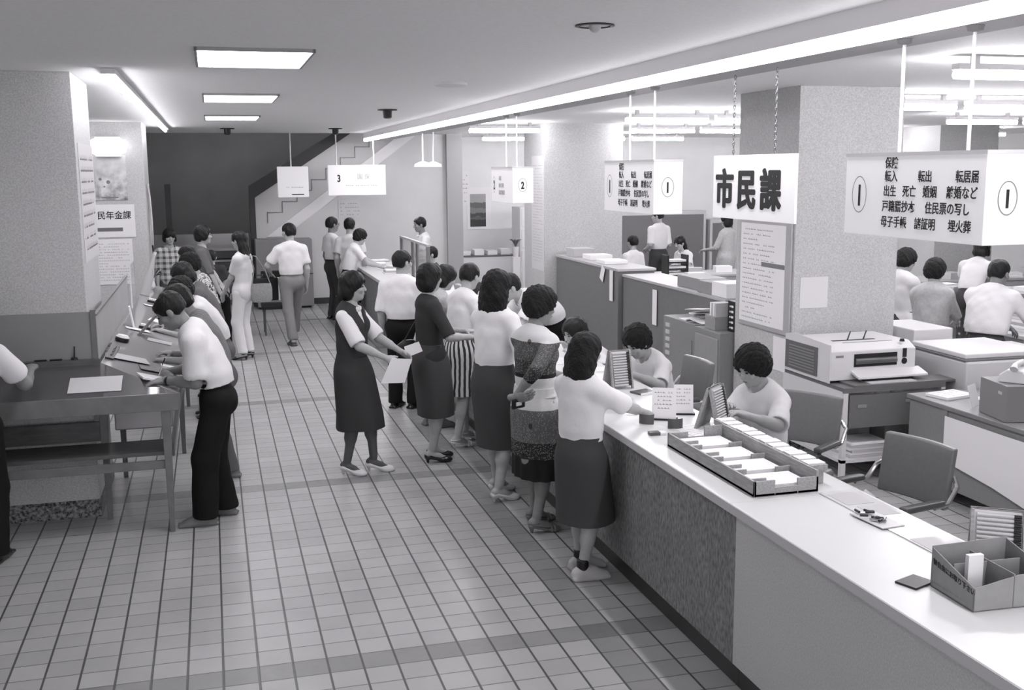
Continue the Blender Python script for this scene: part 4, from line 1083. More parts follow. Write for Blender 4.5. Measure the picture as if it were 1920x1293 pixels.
sheet('loose white form under the stamp racks, nearest to the card tray', 3.78, 0.62, 0.2, 0.28, 15, lines=7, seed=1)
sheet('name card strip printed with a row of characters beside the sneaker girl', 3.62, 1.22, 0.07, 0.25, -25, lines=1, th=0.003, seed=2)
t = item('name_plate', 'low folded name plate beside the hand of the sneaker girl', 'name plate', 3.62, 1.45, CT, -62)
MB().prism([(-0.03, 0), (0.03, 0), (0.0, 0.05)], 'x', -0.12, 0.12).build('plate', PAPER, t)
scribble(1, 0.2, 0.03, INKG, t, FR((-0.1, -0.02, 0.04), (1, 0, 0), (0, 0.5, 0.86)), 8)
for k, (x_, y_, rz_) in enumerate(((3.90, 1.72, 20), (3.99, 1.42, 10))):
    t = item('ledger', ('dark open ledger before the curly-haired clerk, left of a pair', 'dark open ledger before the curly-haired clerk, right of a pair')[k], 'ledger', x_, y_, CT, rz_)
    MB().box(-0.075, 0.075, -0.06, 0.06, 0, 0.012).build('cover', VINYL, t, bevel=0.002); MB().box(-0.085, 0.085, -0.07, -0.062, 0, 0.015).build('spine', PAPER, t)
for k, (x_, y_, w_, h_, rz_) in enumerate(((3.82, 2.3, 0.2, 0.28, 30), (3.66, 1.95, 0.18, 0.25, 12), (3.86, 2.65, 0.25, 0.2, -10), (3.72, 3.1, 0.21, 0.29, 5), (3.85, 4.1, 0.3, 0.21, 15), (3.7, 5.0, 0.25, 0.35, 4), (3.75, 6.6, 0.3, 0.4, -6), (3.62, 7.4, 0.25, 0.3, 12))):
    sheet('white form lying on the counter, %s from the camera end' % ('first', 'second', 'third', 'fourth', 'fifth', 'sixth', 'seventh', 'eighth')[k], x_, y_, w_, h_, rz_, lines=6 if k < 5 else 0, seed=k + 20, group='white forms along the counter')
t = item('desk_calendar', 'white angular stand of papers between the seated phone clerk and the standing customers', 'paper rack', 3.75, 7.6, CT, 30)
MB().prism([(-0.12, 0), (0.12, 0), (0.02, 0.22), (-0.02, 0.22)], 'x', -0.1, 0.1).build('stand', PAPER, t)
for k in range(4):
    t = item('book_pile', 'low pile of white ledgers on the counter, %s from the stair wall' % ('first', 'second', 'third', 'fourth')[k], 'ledgers', (3.75, 3.62, 3.85, 3.7)[k], 12.9 - k * 0.62, CT, (10, -8, 25, 0)[k])
    for q in range(3): MB().box(-0.16 + 0.01 * q, 0.16 - 0.01 * q, -0.12, 0.12 - 0.012 * q, q * 0.022, q * 0.022 + 0.02).build('ledger', PAPER if q % 2 == 0 else PAPERG, t)
# screen on the counter
t = item('counter_screen', 'small framed glass screen standing on the far counter', 'screen', 3.86, 10.2, CT)
gl = mat('pale_glass', 0.55, 0.15, 0.5, alpha=0.45)
MB().box(-0.006, 0.006, -1.05, 1.05, 0.03, 0.52).build('pane', gl, t)
for y_ in (-1.05, -0.25, 0.1, 1.05): MB().box(-0.022, 0.022, y_ - 0.025, y_ + 0.025, 0, 0.54).build('post', mat('screen_post', 0.16, 0.5), t)
MB().box(-0.024, 0.024, -1.08, 1.08, 0.52, 0.55).build('top_rail', mat('screen_rail', 0.45, 0.5), t)

# hanging lamp pair over the far counter
for k, (x_, y_) in enumerate(((4.17, 11.0), (4.45, 11.6))):
    t = thing('pendant_lamp', ('white dish pendant lamp over the far counter, front one', 'white dish pendant lamp over the far counter, rear one')[k], 'lamp', (x_, y_, 2.52), 0, 'pendant lamps at the far counter')
    MB().lathe([(0.13, -0.01), (0.12, 0.03), (0.05, 0.06), (0.02, 0.07)], n=24).build('shade', mat('lit_shade', 0.8, 0.5, emit=0.8), t, smooth=True)
    MB().cyl((0, 0, 0.07), (0, 0, CEIL - 2.52), 0.012, n=8).build('rod', RODM, t)

# ------------------------------------------------------------------ writing desk on the left: sloped glass tops on a tapered-leg frame, L-shaped
DW = mat('dark_desk_wood', 0.10, 0.4, 0.45, 9, 0.2, aniso=(1, 6, 6)); DWY = mat('desk_wood_mid', 0.17, 0.4, 0.45, 9, 0.15)
GLT = mat('desk_glass_top', 0.09, 0.06, 0.6); GLL = mat('desk_glass_top_pale', 0.36, 0.08, 0.6)
ZF, ZB = 0.975, 1.13     # front and back edge heights
t = thing('writing_desk', 'dark sloped writing desk in front of the near left pillar', 'desk', (-0.4, 2.42, 0))
ox, oy = -0.4, 2.42
def slab(pts, th, m, nm, par, o=(0, 0, 0)):
    n = len(pts); MB().add([(p[0] - o[0], p[1] - o[1], p[2]) for p in pts] + [(p[0] - o[0], p[1] - o[1], p[2] - th) for p in pts], [tuple(range(n)), tuple(range(2 * n - 1, n - 1, -1))] + [(i, (i + 1) % n, n + (i + 1) % n, n + i) for i in range(n)]).build(nm, m, par, bevel=0.002)
slab([(-1.9, 2.42, ZF), (0.80, 2.42, ZF), (0.27, 2.92, ZB), (-1.9, 2.92, ZB)], 0.02, GLT, 'glass_top', t, (ox, oy))
MB().box(-1.5, 1.2, -0.012, 0.012, ZF - 0.115, ZF + 0.004).build('front_apron', DWY, t, bevel=0.003)
MB().box(-1.5, 0.67, 0.47, 0.52, ZB - 0.02, ZB + 0.03).build('back_ledge', DW, t, bevel=0.003)
def leg(x, y, h, nm='leg'): MB().loft([[(x + s * a, y + s2 * a, z) for s, s2 in ((-1, -1), (1, -1), (1, 1), (-1, 1))] for a, z in ((0.017, 0), (0.03, h))]).build('leg', DWY, t, bevel=0.003)
for (x_, y_, h_) in ((0.71, 2.45, 0.87), (0.27, 2.86, 0.98), (-1.2, 2.45, 0.87), (-1.2, 2.86, 0.98)): leg(x_ - ox, y_ - oy, h_)
MB().box(-1.0, 1.09, 0.02, 0.045, 0.45, 0.51).build('lower_rail', DWY, t, bevel=0.003)
MB().box(-1.0, 0.68, 0.42, 0.445, 0.58, 0.72).build('back_rail', DW, t, bevel=0.003)
MB().box(-1.0, 1.09, 0.05, 0.42, 0.54, 0.565).build('shelf', DW, t)
t = thing('writing_desk', 'long writing desk running back along the hall where people bend to write', 'desk', (0.27, 5.6, 0))
ox, oy = 0.27, 5.6
slab([(0.27, 2.92, ZB), (0.80, 2.42, ZF), (0.80, 8.6, ZF), (0.27, 8.6, ZB)], 0.02, GLL, 'glass_top', t, (ox, oy))
MB().box(0.515, 0.54, -3.17, 3.0, ZF - 0.115, ZF + 0.002).build('front_apron', DWY, t, bevel=0.003)
for (x_, y_, h_) in ((0.30, 3.95, 0.98), (0.74, 4.6, 0.87), (0.74, 6.6, 0.87), (0.74, 8.5, 0.87), (0.3, 8.5, 1.0)): leg(x_ - ox, y_ - oy, h_)
MB().box(0.44, 0.47, -2.9, 2.9, 0.47, 0.53).build('lower_rail', DWY, t, bevel=0.003)
MB().box(0.0, 0.46, -1.6, -1.58, 0.5, 0.86).build('end_panel', STEEL, t)
MB().box(0.02, 0.44, -2.2, -1.62, 0.52, 0.84).build('steel_box', mat('brushed_steel', 0.45, 0.3, 0.5, metal=0.7), t, bevel=0.01)
# partition boards behind the desks
t = thing('desk_partition', 'low brown board standing across the front of the near left pillar', 'partition', (-0.4, 2.935, 1.16))
MB().box(-1.4, 0.62, 0, 0.012, 0, 0.33).build('board', mat('brown_board', 0.27, 0.6, 0.3, 3, 0.06), t); MB().box(0.62, 0.655, -0.01, 0.014, -0.02, 0.345).build('end_post', DWY, t)
t = thing('desk_partition', 'long low partition board along the back edge of the rear writing desk', 'partition', (0.245, 4.4, 1.14))
MB().box(0, 0.012, -1.45, 1.5, 0, 0.32).build('board', mat('pale_brown_board', 0.40, 0.45, 0.4, 3, 0.05), t); MB().box(-0.005, 0.018, -1.46, 1.51, 0.32, 0.335).build('top_rail', DWY, t)
t = thing('glass_divider', 'small upright clear pane beyond the long partition board', 'divider', (0.27, 6.4, 1.13)); MB().box(0, 0.008, -0.3, 0.3, 0, 0.42).build('pane', gl, t); MB().box(0, 0.012, -0.31, -0.3, 0, 0.43).build('edge', WHITEP, t)
SL = lambda x, y: ZF + (ZB - ZF) * max(0, min(1, (0.80 - x) / 0.53)) + 0.003
def on_side(name, label, cat, x, y, rz=0):
    t = thing(name, label, cat, (x, y, SL(x, y))); t.rotation_euler = (0, math.atan2(ZB - ZF, 0.53), math.radians(rz)); return t
def on_front(name, label, cat, x, y, rz=0):
    t = thing(name, label, cat, (x, y, ZF + (ZB - ZF) * (y - 2.42) / 0.5 + 0.003)); t.rotation_euler = Matrix.Rotation(math.atan2(ZB - ZF, 0.5), 3, 'X').to_euler(); return t
t = on_front('paper_sheet', 'large white sheet lying on the near writing desk', 'paper', 0.26, 2.60)
MB().prism([(-0.17, -0.11), (0.17, -0.11), (0.17, 0.11), (-0.17, 0.11)], 'z', 0, 0.002).build('sheet', mat('grey_white_paper', 0.6, 0.6), t)
t = on_side('paper_pad', 'white pad under the hands of the writing old man', 'pad', 0.62, 2.72, 15)
MB().box(-0.09, 0.09, -0.12, 0.12, 0, 0.012).build('pad', PAPER, t)
t = on_side('folder', 'dark blotter under the arms of the writing old man', 'blotter', 0.64, 3.1, 8); MB().box(-0.13, 0.13, -0.13, 0.13, 0, 0.004).build('board', VINYL, t)
t = on_side('paper_pad', 'white paper pad beside the dark blotter', 'pad', 0.72, 3.28, 5); MB().box(-0.07, 0.09, -0.05, 0.05, 0.0, 0.012).build('pad', PAPER, t)
t = on_side('paper_sheet', 'thin pale form lying flat between the partition and the blotter', 'paper', 0.43, 3.35, 10); MB().box(-0.13, 0.13, -0.19, 0.19, 0, 0.002).build('sheet', mat('pale_form', 0.42, 0.5), t)
t = on_side('pen_tray', 'dark pen groove tray beside the low partition', 'tray', 0.31, 3.4); MB().box(-0.03, 0.03, -0.3, 0.3, 0, 0.012).build('tray', BLACK, t)
for k in range(3): MB().cyl((0.0, -0.2 + 0.14 * k, 0.018), (0.01, -0.1 + 0.14 * k, 0.018), 0.005, n=8).build('pen', CHROME, t)
t = on_side('ink_pad', 'round dark ink pad with white lid beside the partition', 'ink pad', 0.33, 4.0); MB().lathe([(0.05, 0), (0.055, 0.012), (0.05, 0.03)], n=24).build('base', BLACK, t, smooth=True); MB().lathe([(0.048, 0.03), (0.055, 0.036), (0.04, 0.052)], n=24).build('lid', WHITEP, t, smooth=True)
t = thing('penholder', 'black pen standing in its holder on the near desk ledge', 'pen', (0.1, 2.915, ZB + 0.035)); MB().cyl((0, 0, 0), (0.005, 0, 0.09), 0.006, 0.004, n=8).build('pen', BLACK, t); MB().lathe([(0.025, -0.004), (0.02, 0.01), (0.008, 0.012)], n=16).build('holder', BLACK, t)
for k, (x_, y_) in enumerate(((-0.12, 2.91), (-0.02, 2.91))):
    t = thing('pen_chain', ('short dark pen lying on the ledge of the near desk, left one', 'short dark pen lying on the ledge of the near desk, right one')[k], 'pen', (x_, y_, ZB + 0.036)); MB().cyl((-0.04, 0, 0), (0.04, 0.004, 0), 0.006, n=8).build('pen', BLACK, t)
for k, (x_, y_, rz_, m_) in enumerate(((0.4, 4.8, 10, PAPER), (0.55, 5.6, -8, PAPER), (0.62, 5.0, 4, PAPER), (0.45, 6.6, 12, PAPER), (0.6, 4.4, 0, mat('pale_form', 0.42)))):
    t = on_side('paper_sheet', 'white form on the rear writing desk, %s from the camera' % ('first', 'second', 'third', 'fourth', 'fifth')[k], 'paper', x_, y_, rz_); MB().box(-0.1, 0.1, -0.08, 0.08, 0, 0.003).build('sheet', m_, t)
for k, (x_, y_) in enumerate(((0.45, 4.95), (0.42, 6.9))):
    t = on_side('ink_pad', ('small black ink pad with pale top before the writing women', 'small black ink pad near the far end of the desk')[k], 'ink pad', x_, y_); MB().box(-0.05, 0.05, -0.035, 0.035, 0, 0.02).build('base', BLACK, t, bevel=0.003); MB().box(-0.04, 0.04, -0.025, 0.025, 0.02, 0.04).build('lid', WHITEP, t, bevel=0.003)
t = on_side('book_stand', 'dark slanted sample holder on the rear writing desk', 'holder', 0.42, 4.55); MB().prism([(0, 0), (0.02, 0), (0.12, 0.2), (0.10, 0.2)], 'y', -0.08, 0.08).build('plate', mat('holder_brown', 0.2, 0.5), t)
t = on_side('card_stand', 'pale slanted card leaning near the partition', 'card', 0.36, 4.9); MB().prism([(0, 0), (0.01, 0), (-0.07, 0.17), (-0.08, 0.17)], 'y', -0.05, 0.05).build('card', PAPER, t)
t = on_side('flower_vase', 'white vase with a small bunch of dark stems at the far desk end', 'vase', 0.34, 8.1); t.scale = (0.6, 0.6, 0.55); MB().lathe([(0.05, 0), (0.09, 0.06), (0.08, 0.12), (0.04, 0.18), (0.05, 0.22)], n=24).build('vase', WHITEP, t, smooth=True)
rnd = random.Random(2)
for k in range(12):
    a = rnd.uniform(0, 6.28); MB().tube([(0, 0, 0.2), (0.04 * math.cos(a), 0.04 * math.sin(a), 0.3), (0.11 * math.cos(a), 0.11 * math.sin(a), 0.34 + 0.12 * rnd.random())], [0.004, 0.004, 0.012], 5).build('stem', BLACK if k % 3 else PAPERG, t)
t = on_side('bottle', 'tall pale conical bottle beyond the vase', 'bottle', 0.32, 7.4); MB().lathe([(0.05, 0), (0.05, 0.2), (0.015, 0.42), (0.015, 0.46)], n=20).build('body', mat('frosted_bottle', 0.6, 0.3), t, smooth=True); MB().lathe([(0.018, 0.46), (0.018, 0.49)], n=14).build('cap', WHITEP, t)

# bench, cabinet by the stairs
t = thing('side_chair', 'dark chair with slim legs behind the walking man', 'chair', (1.98, 11.6, 0))
MB().box(-0.24, 0.24, -0.24, 0.24, 0.40, 0.46).build('seat', BLACK, t, bevel=0.012)
MB().box(-0.22, 0.24, 0.2, 0.25, 0.5, 0.95).build('backrest', BLACK, t, bevel=0.012)
for sx in (-1, 1):
    for sy in (-1, 1): MB().cyl((sx * 0.2, sy * 0.2, 0), (sx * 0.2, sy * 0.2, 0.41 if sy < 0 else 0.9), 0.012, n=8).build('leg', STEEL_D, t)
t = thing('cabinet', 'grey cabinet standing against the stair wall behind the walking man', 'cabinet', (2.35, 14.8, 0))
MB().box(-0.55, 0.45, -0.2, 0.3, 0.04, 1.25).build('body', mat('cabinet_grey', 0.26, 0.6), t, bevel=0.01); MB().box(-0.55, 0.45, -0.21, -0.2, 0.62, 0.635).build('door_gap', DARKT, t)
MB().box(-0.5, 0.4, -0.15, 0.28, 0, 0.04).build('plinth', DARKT, t)

# ------------------------------------------------------------------ office furniture
def arm_chair(label, x, y, rz, vin=VINYL2, tall=0.0):
    t = thing('office_chair', label, 'chair', (x, y, 0), math.radians(rz), 'padded office armchairs')
    MB().box(-0.24, 0.24, -0.23, 0.25, 0.39, 0.47).build('seat', vin, t, bevel=0.03, seg=4, smooth=True)
    rings = []
    q = MB()
    for j in range(7):
        v = j / 6; zz_ = 0.60 + 0.34 * v
        rings.append([(-0.24 + 0.48 * i / 8, -0.27 - 0.05 * v - 0.035 * math.cos((i / 8 - 0.5) * PI), zz_) for i in range(9)] + [(0.24 - 0.48 * i / 8, -0.225 - 0.05 * v - 0.035 * math.cos((i / 8 - 0.5) * PI), zz_) for i in range(9)])
    q.loft(rings).build('backrest', vin, t, bevel=0.012, seg=3, smooth=True)
    for s in (-1, 1):
        MB().box(s * 0.285 - 0.028, s * 0.285 + 0.028, -0.16, 0.14, 0.655, 0.69).build('armrest', VINYL, t, bevel=0.012, seg=3, smooth=True)
        MB().tube([(s * 0.235, -0.30, 0.78), (s * 0.285, -0.27, 0.74), (s * 0.29, -0.2, 0.66), (s * 0.285, -0.1, 0.65)], 0.013, 8).build('back_bracket', CHROME, t, smooth=True)
        MB().tube([(s * 0.285, 0.10, 0.65), (s * 0.285, 0.15, 0.62), (s * 0.275, 0.14, 0.5), (s * 0.24, 0.05, 0.44)], 0.013, 8).build('arm_support', VINYL, t, smooth=True)
    MB().cyl((0, 0, 0.12), (0, 0, 0.44), 0.028).build('column', CHROME, t, smooth=True)
    for k in range(5):
        a = 2 * PI * k / 5 + 0.3; e = (0.26 * math.cos(a), 0.26 * math.sin(a), 0.07)
        MB().cyl((0, 0, 0.12), e, 0.02, 0.014, n=8).build('base_spoke', CHROME, t); MB().sphere((e[0], e[1], 0.028), 0.028, 10).build('caster', BLACK, t, smooth=True)
    return t
arm_chair('empty padded armchair turned away from the counter, nearest the camera', 4.56, -0.08, 102)
arm_chair('padded armchair behind the clerk at the card tray', 4.68, 1.13, 122)
arm_chair('padded armchair behind the curly-haired writing clerk', 4.50, 2.72, 92)
arm_chair('dark padded chair behind the clerk on the telephone', 4.48, 8.05, 95, VINYL)

# machine stand with facsimile-like copier
WM = mat('machine_white', 0.66, 0.45, 0.4); WM2 = mat('machine_cream', 0.55, 0.5, 0.4)
t = thing('machine_stand', 'white steel stand with a lower shelf carrying the copying machine', 'stand', (5.73, 2.10, 0))
for (x_, y_) in ((0, 0), (0.88, 0), (0, 0.86), (0.88, 0.86)): MB().box(x_, x_ + 0.04, y_, y_ + 0.04, 0, 0.72).build('leg', WM, t)
MB().box(0, 0.92, 0, 0.9, 0.72, 0.76).build('top', mat('stand_top_dark', 0.14, 0.5), t)
MB().box(0, 0.92, 0, 0.9, 0.16, 0.185).build('shelf', WM, t)
MB().box(-0.002, 0.0, 0.02, 0.92, 0.48, 0.73).build('side_panel', WM, t)
MB().box(0.05, 0.92, -0.005, 0.02, 0.44, 0.70).build('front_panel', STEEL_D, t); MB().box(0.55, 0.75, -0.009, -0.005, 0.62, 0.64).build('handle', STEEL, t)
MB().box(0.12, 0.2, -0.009, -0.005, 0.60, 0.625).build('badge', STEEL, t)
for k, (a, b, c, d, h_, m_, nm, lb) in enumerate(((0.08, 0.48, 0.35, 0.75, 0.20, CARD, 'carton', 'pale cardboard carton at the left on the stand shelf'), (0.52, 0.92, 0.2, 0.6, 0.2, CARD, 'carton', 'cardboard carton at the right on the stand shelf'), (0.1, 0.45, 0.04, 0.30, 0.12, PAPER, 'paper_pile', 'loose pile of copying paper at the front of the stand shelf'))):
    t = thing(nm, lb, 'carton' if nm == 'carton' else 'paper pile', (5.73 + a, 2.1 + c, 0.187))
    if nm == 'carton':
        MB().box(0, b - a, 0, d - c, 0, h_).build('box', m_, t); MB().box(0.1, b - a - 0.1, -0.001, 0, h_ * 0.5, h_ * 0.72).build('print_patch', INKG, t)
    else:
        for q in range(6): MB().box(0.01 * (q % 3), b - a - 0.012 * (q % 2), 0.006 * (q % 2), d - c, q * 0.02, q * 0.02 + 0.018).build('ream', PAPER if q % 2 else PAPERG, t)
t = thing('copying_machine', 'white copying machine with side vents and dark paper slot', 'office machine', (5.72, 2.30, 0.762)); t.scale = (0.87, 0.80, 0.90)
MB().prism([(0, 0), (0.86, 0), (0.86, 0.34), (0.70, 0.37), (0.0, 0.34), (-0.0, 0.02)], 'x', 0, 0.01).build('side_casing', WM, t)
MB().prism([(0.0, 0.02), (0.86, 0.02), (0.86, 0.30), (0.74, 0.335), (0.12, 0.335), (0.0, 0.28)], 'x', 0.01, 0.9).build('casing', WM, t, bevel=0.008)
MB().box(-0.008, 0.0, 0.22, 0.84, 0.03, 0.29).build('vent_panel', STEEL_D, t)
for k in range(8): MB().box(-0.014, -0.008, 0.27, 0.76, 0.055 + k * 0.027, 0.065 + k * 0.027).build('vent_slat', STEEL, t)
MB().box(0.25, 0.70, -0.006, 0.0, 0.135, 0.25).build('slot', BLACK, t); MB().cyl((0.26, -0.004, 0.185), (0.69, -0.004, 0.185), 0.028).build('roller', VINYL, t, smooth=True)
MB().box(0.17, 0.62, 0.25, 0.29, 0.333, 0.338).build('top_slot', BLACK, t); MB().box(0.20, 0.72, 0.12, 0.135, 0.335, 0.338).build('top_groove', STEEL, t)
for x_ in (0.33, 0.5): MB().cyl((x_, 0.27, 0.33), (x_ + 0.05, 0.30, 0.41), 0.008, 0.006, n=8).build('guide_lever', BLACK, t)
MB().box(0.76, 0.80, -0.007, 0.0, 0.20, 0.28).build('display', BLACK, t); kn_ = MB().lathe([(0.028, 0), (0.028, 0.008), (0.012, 0.012)], n=20).build('knob', BLACK, t, smooth=True); kn_.rotation_euler = (PI / 2, 0, 0); kn_.location = (0.78, 0.0, 0.165)
MB().cyl((0.78, 0.05, 0.335), (0.78, 0.05, 0.36), 0.025, 0.018).build('top_knob', BLACK, t, smooth=True)
MB().box(0.06, 0.14, -0.002, 0.0, 0.225, 0.245).build('badge', INKG, t)
MB().prism([(-0.14, 0.045), (0.02, 0.085), (0.02, 0.11), (-0.14, 0.065)], 'x', 0.22, 0.95).build('front_lip', WM, t, bevel=0.004)
MB().box(0.30, 0.78, -0.11, 0.0, 0.02, 0.045).build('tray_opening', BLACK, t); MB().box(0.12, 1.25, -0.25, 0.02, -0.002, 0.016).build('output_tray', STEEL_D, t)
MB().box(0.30, 0.78, -0.22, -0.03, 0.016, 0.022).build('paper', PAPERG, t)
t = thing('paper_pile', 'tall white heap of paper behind the copying machine', 'paper pile', (7.12, 3.2, 0)); MB().box(-0.2, 0.2, -0.3, 0.3, 0.0, 1.05).build('stack', WM, t, bevel=0.01)

# second machine behind the desk
t = thing('chest_copier', 'low cream machine with a flat lid behind the desk with the telephone', 'office machine', (7.20, 2.38, 0), math.radians(-2))
MB().box(-0.45, 0.62, -0.42, 0.42, 0.1, 0.93).build('body', WM2, t, bevel=0.015); MB().box(-0.42, 0.3, -0.36, 0.36, 0.945, 0.985).build('lid', WM, t, bevel=0.008)
MB().box(-0.45, 0.32, -0.4, 0.4, 0.93, 0.945).build('lid_gap', STEEL_D, t); MB().box(-0.15, 0.35, -0.425, -0.42, 0.58, 0.72).build('front_panel', STEEL, t); MB().box(0.2, 0.45, -0.423, -0.42, 0.84, 0.855).build('print_line', INKL, t)
for (x_, y_) in ((-0.4, -0.36), (0.57, -0.36), (-0.4, 0.36), (0.57, 0.36)): MB().sphere((x_, y_, 0.05), 0.05, 10).build('caster', BLACK, t, smooth=True)
# steel desk along the right
t = thing('steel_desk', 'grey steel desk with drawers at the right edge below the telephone', 'desk', (6.18, 0.62, 0))
MB().box(-0.02, 0.9, -1.6, 1.30, 0.70, 0.735).build('desk_top', mat('desk_top_grey', 0.22, 0.4, 0.5), t, bevel=0.006)
MB().box(0.0, 0.86, 0.85, 1.28, 0.06, 0.70).build('drawer_pedestal', STEEL, t, bevel=0.004)
for k in range(3): MB().box(0.02, 0.42, 1.279, 1.285, 0.1 + 0.2 * k, 0.28 + 0.2 * k).build('drawer', STEEL_D, t)
MB().box(0.0, 0.015, -1.55, 0.85, 0.12, 0.70).build('modesty_panel', STEEL, t); MB().box(0.0, 0.86, -1.58, -1.3, 0.06, 0.7).build('side_pedestal', STEEL, t)
for y_ in (-0.35, 0.83): MB().box(-0.012, 0.03, y_, y_ + 0.04, 0, 0.7).build('leg', STEEL, t)
t = thing('paper_apron', 'large white paper sheet hung down the side of the steel desk', 'paper', (6.15, 0.62, 0))
q = MB(); pts = [(0.83, 0.66), (0.2, 0.655), (-0.42, 0.66), (-0.40, 0.30), (-0.30, 0.16), (-0.1, 0.20), (0.3, 0.27), (0.83, 0.33)]
q.prism(pts, 'x', 0, 0.004).build('sheet', PAPER, t)
t = thing('grey_box', 'grey metal box on the desk, carrying the telephone', 'box', (6.37, 1.00, 0.737), math.radians(-12)); MB().box(-0.16, 0.22, -0.16, 0.2, 0, 0.25).build('box', mat('box_grey', 0.23, 0.6), t, bevel=0.004); MB().box(-0.161, -0.16, -0.1, -0.05, 0.18, 0.2).build('label', PAPERG, t)
t = thing('telephone', 'pale dial telephone with dark front on top of the grey box', 'telephone', (6.37, 1.0, 0.989), math.radians(35))
MB().prism([(-0.1, 0), (0.1, 0), (0.1, 0.05), (0.05, 0.09), (-0.05, 0.09), (-0.1, 0.03)], 'x', -0.1, 0.1).build('body', WM, t, bevel=0.008)
MB().cyl((0, -0.08, 0.055), (0, -0.095, 0.07), 0.04, 0.038).build('dial', BLACK, t, smooth=True); MB().box(-0.08, 0.08, -0.105, -0.09, 0.0, 0.08).build('dark_front', BLACK, t)
MB().tube([(-0.12, 0, 0.10), (-0.09, 0, 0.125), (0.09, 0, 0.125), (0.12, 0, 0.10)], [0.028, 0.018, 0.018, 0.028], 10).build('handset', WM, t, smooth=True)
MB().tube([(0.11 + 0.012 * math.cos(a), -0.1 + 0.012 * math.sin(a), 0.03 - a * 0.0017) for a in np.linspace(0, 90, 200)], 0.003, 5).build('coiled_cord', WM, t, smooth=True)
for k, (x_, y_, rz_, w_, h_) in enumerate(((6.40, 1.72, 12, 0.3, 0.21), (6.70, 1.42, -20, 0.21, 0.3), (6.62, 1.5, 30, 0.2, 0.25), (6.8, 1.6, 5, 0.3, 0.2))):
    sheet('white paper on the steel desk, %s from its far corner' % ('first', 'second', 'third', 'fourth')[k], x_, y_, w_, h_, rz_, 0.737 + 0.002 * k, th=0.02 if k == 0 else 0.002, lines=4, seed=50 + k)
t = thing('paper_card', 'pale card standing upright on the steel desk before the grey box', 'card', (6.34, 1.36, 0.739), math.radians(30)); MB().box(-0.07, 0.07, 0, 0.003, 0, 0.16).build('card', mat('pale_card', 0.62, 0.8), t); t.rotation_euler = (math.radians(-16), 0, math.radians(30))

# steel cabinets behind the clerks
t = thing('card_cabinet', 'small grey steel cabinet with label holders behind the curly-haired clerk', 'cabinet', (5.74, 4.81, 0))
MB().box(0, 0.34, 0, 0.78, 0.0, 0.89).build('body', STEEL, t, bevel=0.004); MB().box(-0.008, 0, 0.05, 0.42, 0.1, 0.72).build('door', STEEL, t)
for k in range(5): MB().box(-0.012, 0, 0.60, 0.70, 0.48 + 0.075 * k, 0.52 + 0.075 * k).build('label_holder', mat('label_pale', 0.55, 0.5), t)
MB().cyl((-0.03, 0.08, 0.45), (0, 0.08, 0.45), 0.022).build('handle', CHROME, t, smooth=True); MB().box(0.05, 0.25, 0.2, 0.5, 0.89, 0.893).build('paper', PAPER, t)
t = thing('steel_locker', 'grey steel locker with papers on top beside the pillar', 'cabinet', (5.73, 4.225, 0))
MB().box(0, 0.34, 0, 0.57, 0.0, 0.88).build('body', STEEL, t, bevel=0.004)
for a, b in ((0.03, 0.54),): MB().box(-0.01, 0, a, b, 0.06, 0.82).build('door', mat('door_steel', 0.29, 0.5, 0.5, 30, 0.04), t, bevel=0.004)
MB().cyl((-0.035, 0.22, 0.5), (-0.01, 0.22, 0.5), 0.014).build('handle', CHROME, t); MB().box(-0.02, -0.01, 0.21, 0.23, 0.40, 0.5).build('latch', CHROME, t)
t = thing('binder_rack', 'black rack of pale ring binders on the steel locker against the pillar', 'binder rack', (5.93, 4.33, 0.882)); MB().box(-0.04, 0.2, -0.1, 0.06, 0, 0.30).build('rack', BLACK, t, bevel=0.003)
for k in range(5):
    MB().box(-0.046, -0.04, -0.06, -0.02, 0.03 + 0.052 * k, 0.05 + 0.052 * k).build('label', PAPER, t); MB().cyl((-0.05, 0.0, 0.04 + 0.052 * k), (-0.04, 0.0, 0.04 + 0.052 * k), 0.008, n=8).build('ring', WHITEP, t)
t = thing('box_file', 'pale box of files on the steel locker', 'box', (5.88, 4.54, 0.882)); MB().box(-0.1, 0.12, -0.1, 0.12, 0, 0.13).build('box', CARD, t)
for k in range(4):
    t = thing('book', 'upright white book on the box of files, %s of four' % ('first', 'second', 'third', 'fourth')[k], 'book', (5.88, 4.48 + 0.035 * k, 1.013), 0, 'books on the box of files'); MB().box(-0.08, 0.08, -0.015, 0.015, 0, 0.13).build('cover', PAPER if k % 2 else PAPERG, t)
t = thing('paper_pile', 'crumpled white papers heaped on the steel locker', 'paper pile', (5.92, 4.98, 0.894)); rnd = random.Random(8)
for k in range(7): MB().box(-0.12, 0.12, -0.09, 0.09, 0, 0.003, Matrix.Translation((rnd.uniform(-.05, .05), rnd.uniform(-.06, .06), 0.02 + 0.018 * k)) @ Matrix.Rotation(rnd.uniform(-.35, .35), 4, 'X') @ Matrix.Rotation(rnd.uniform(0, 3), 4, 'Z')).build('sheet', PAPER, t)
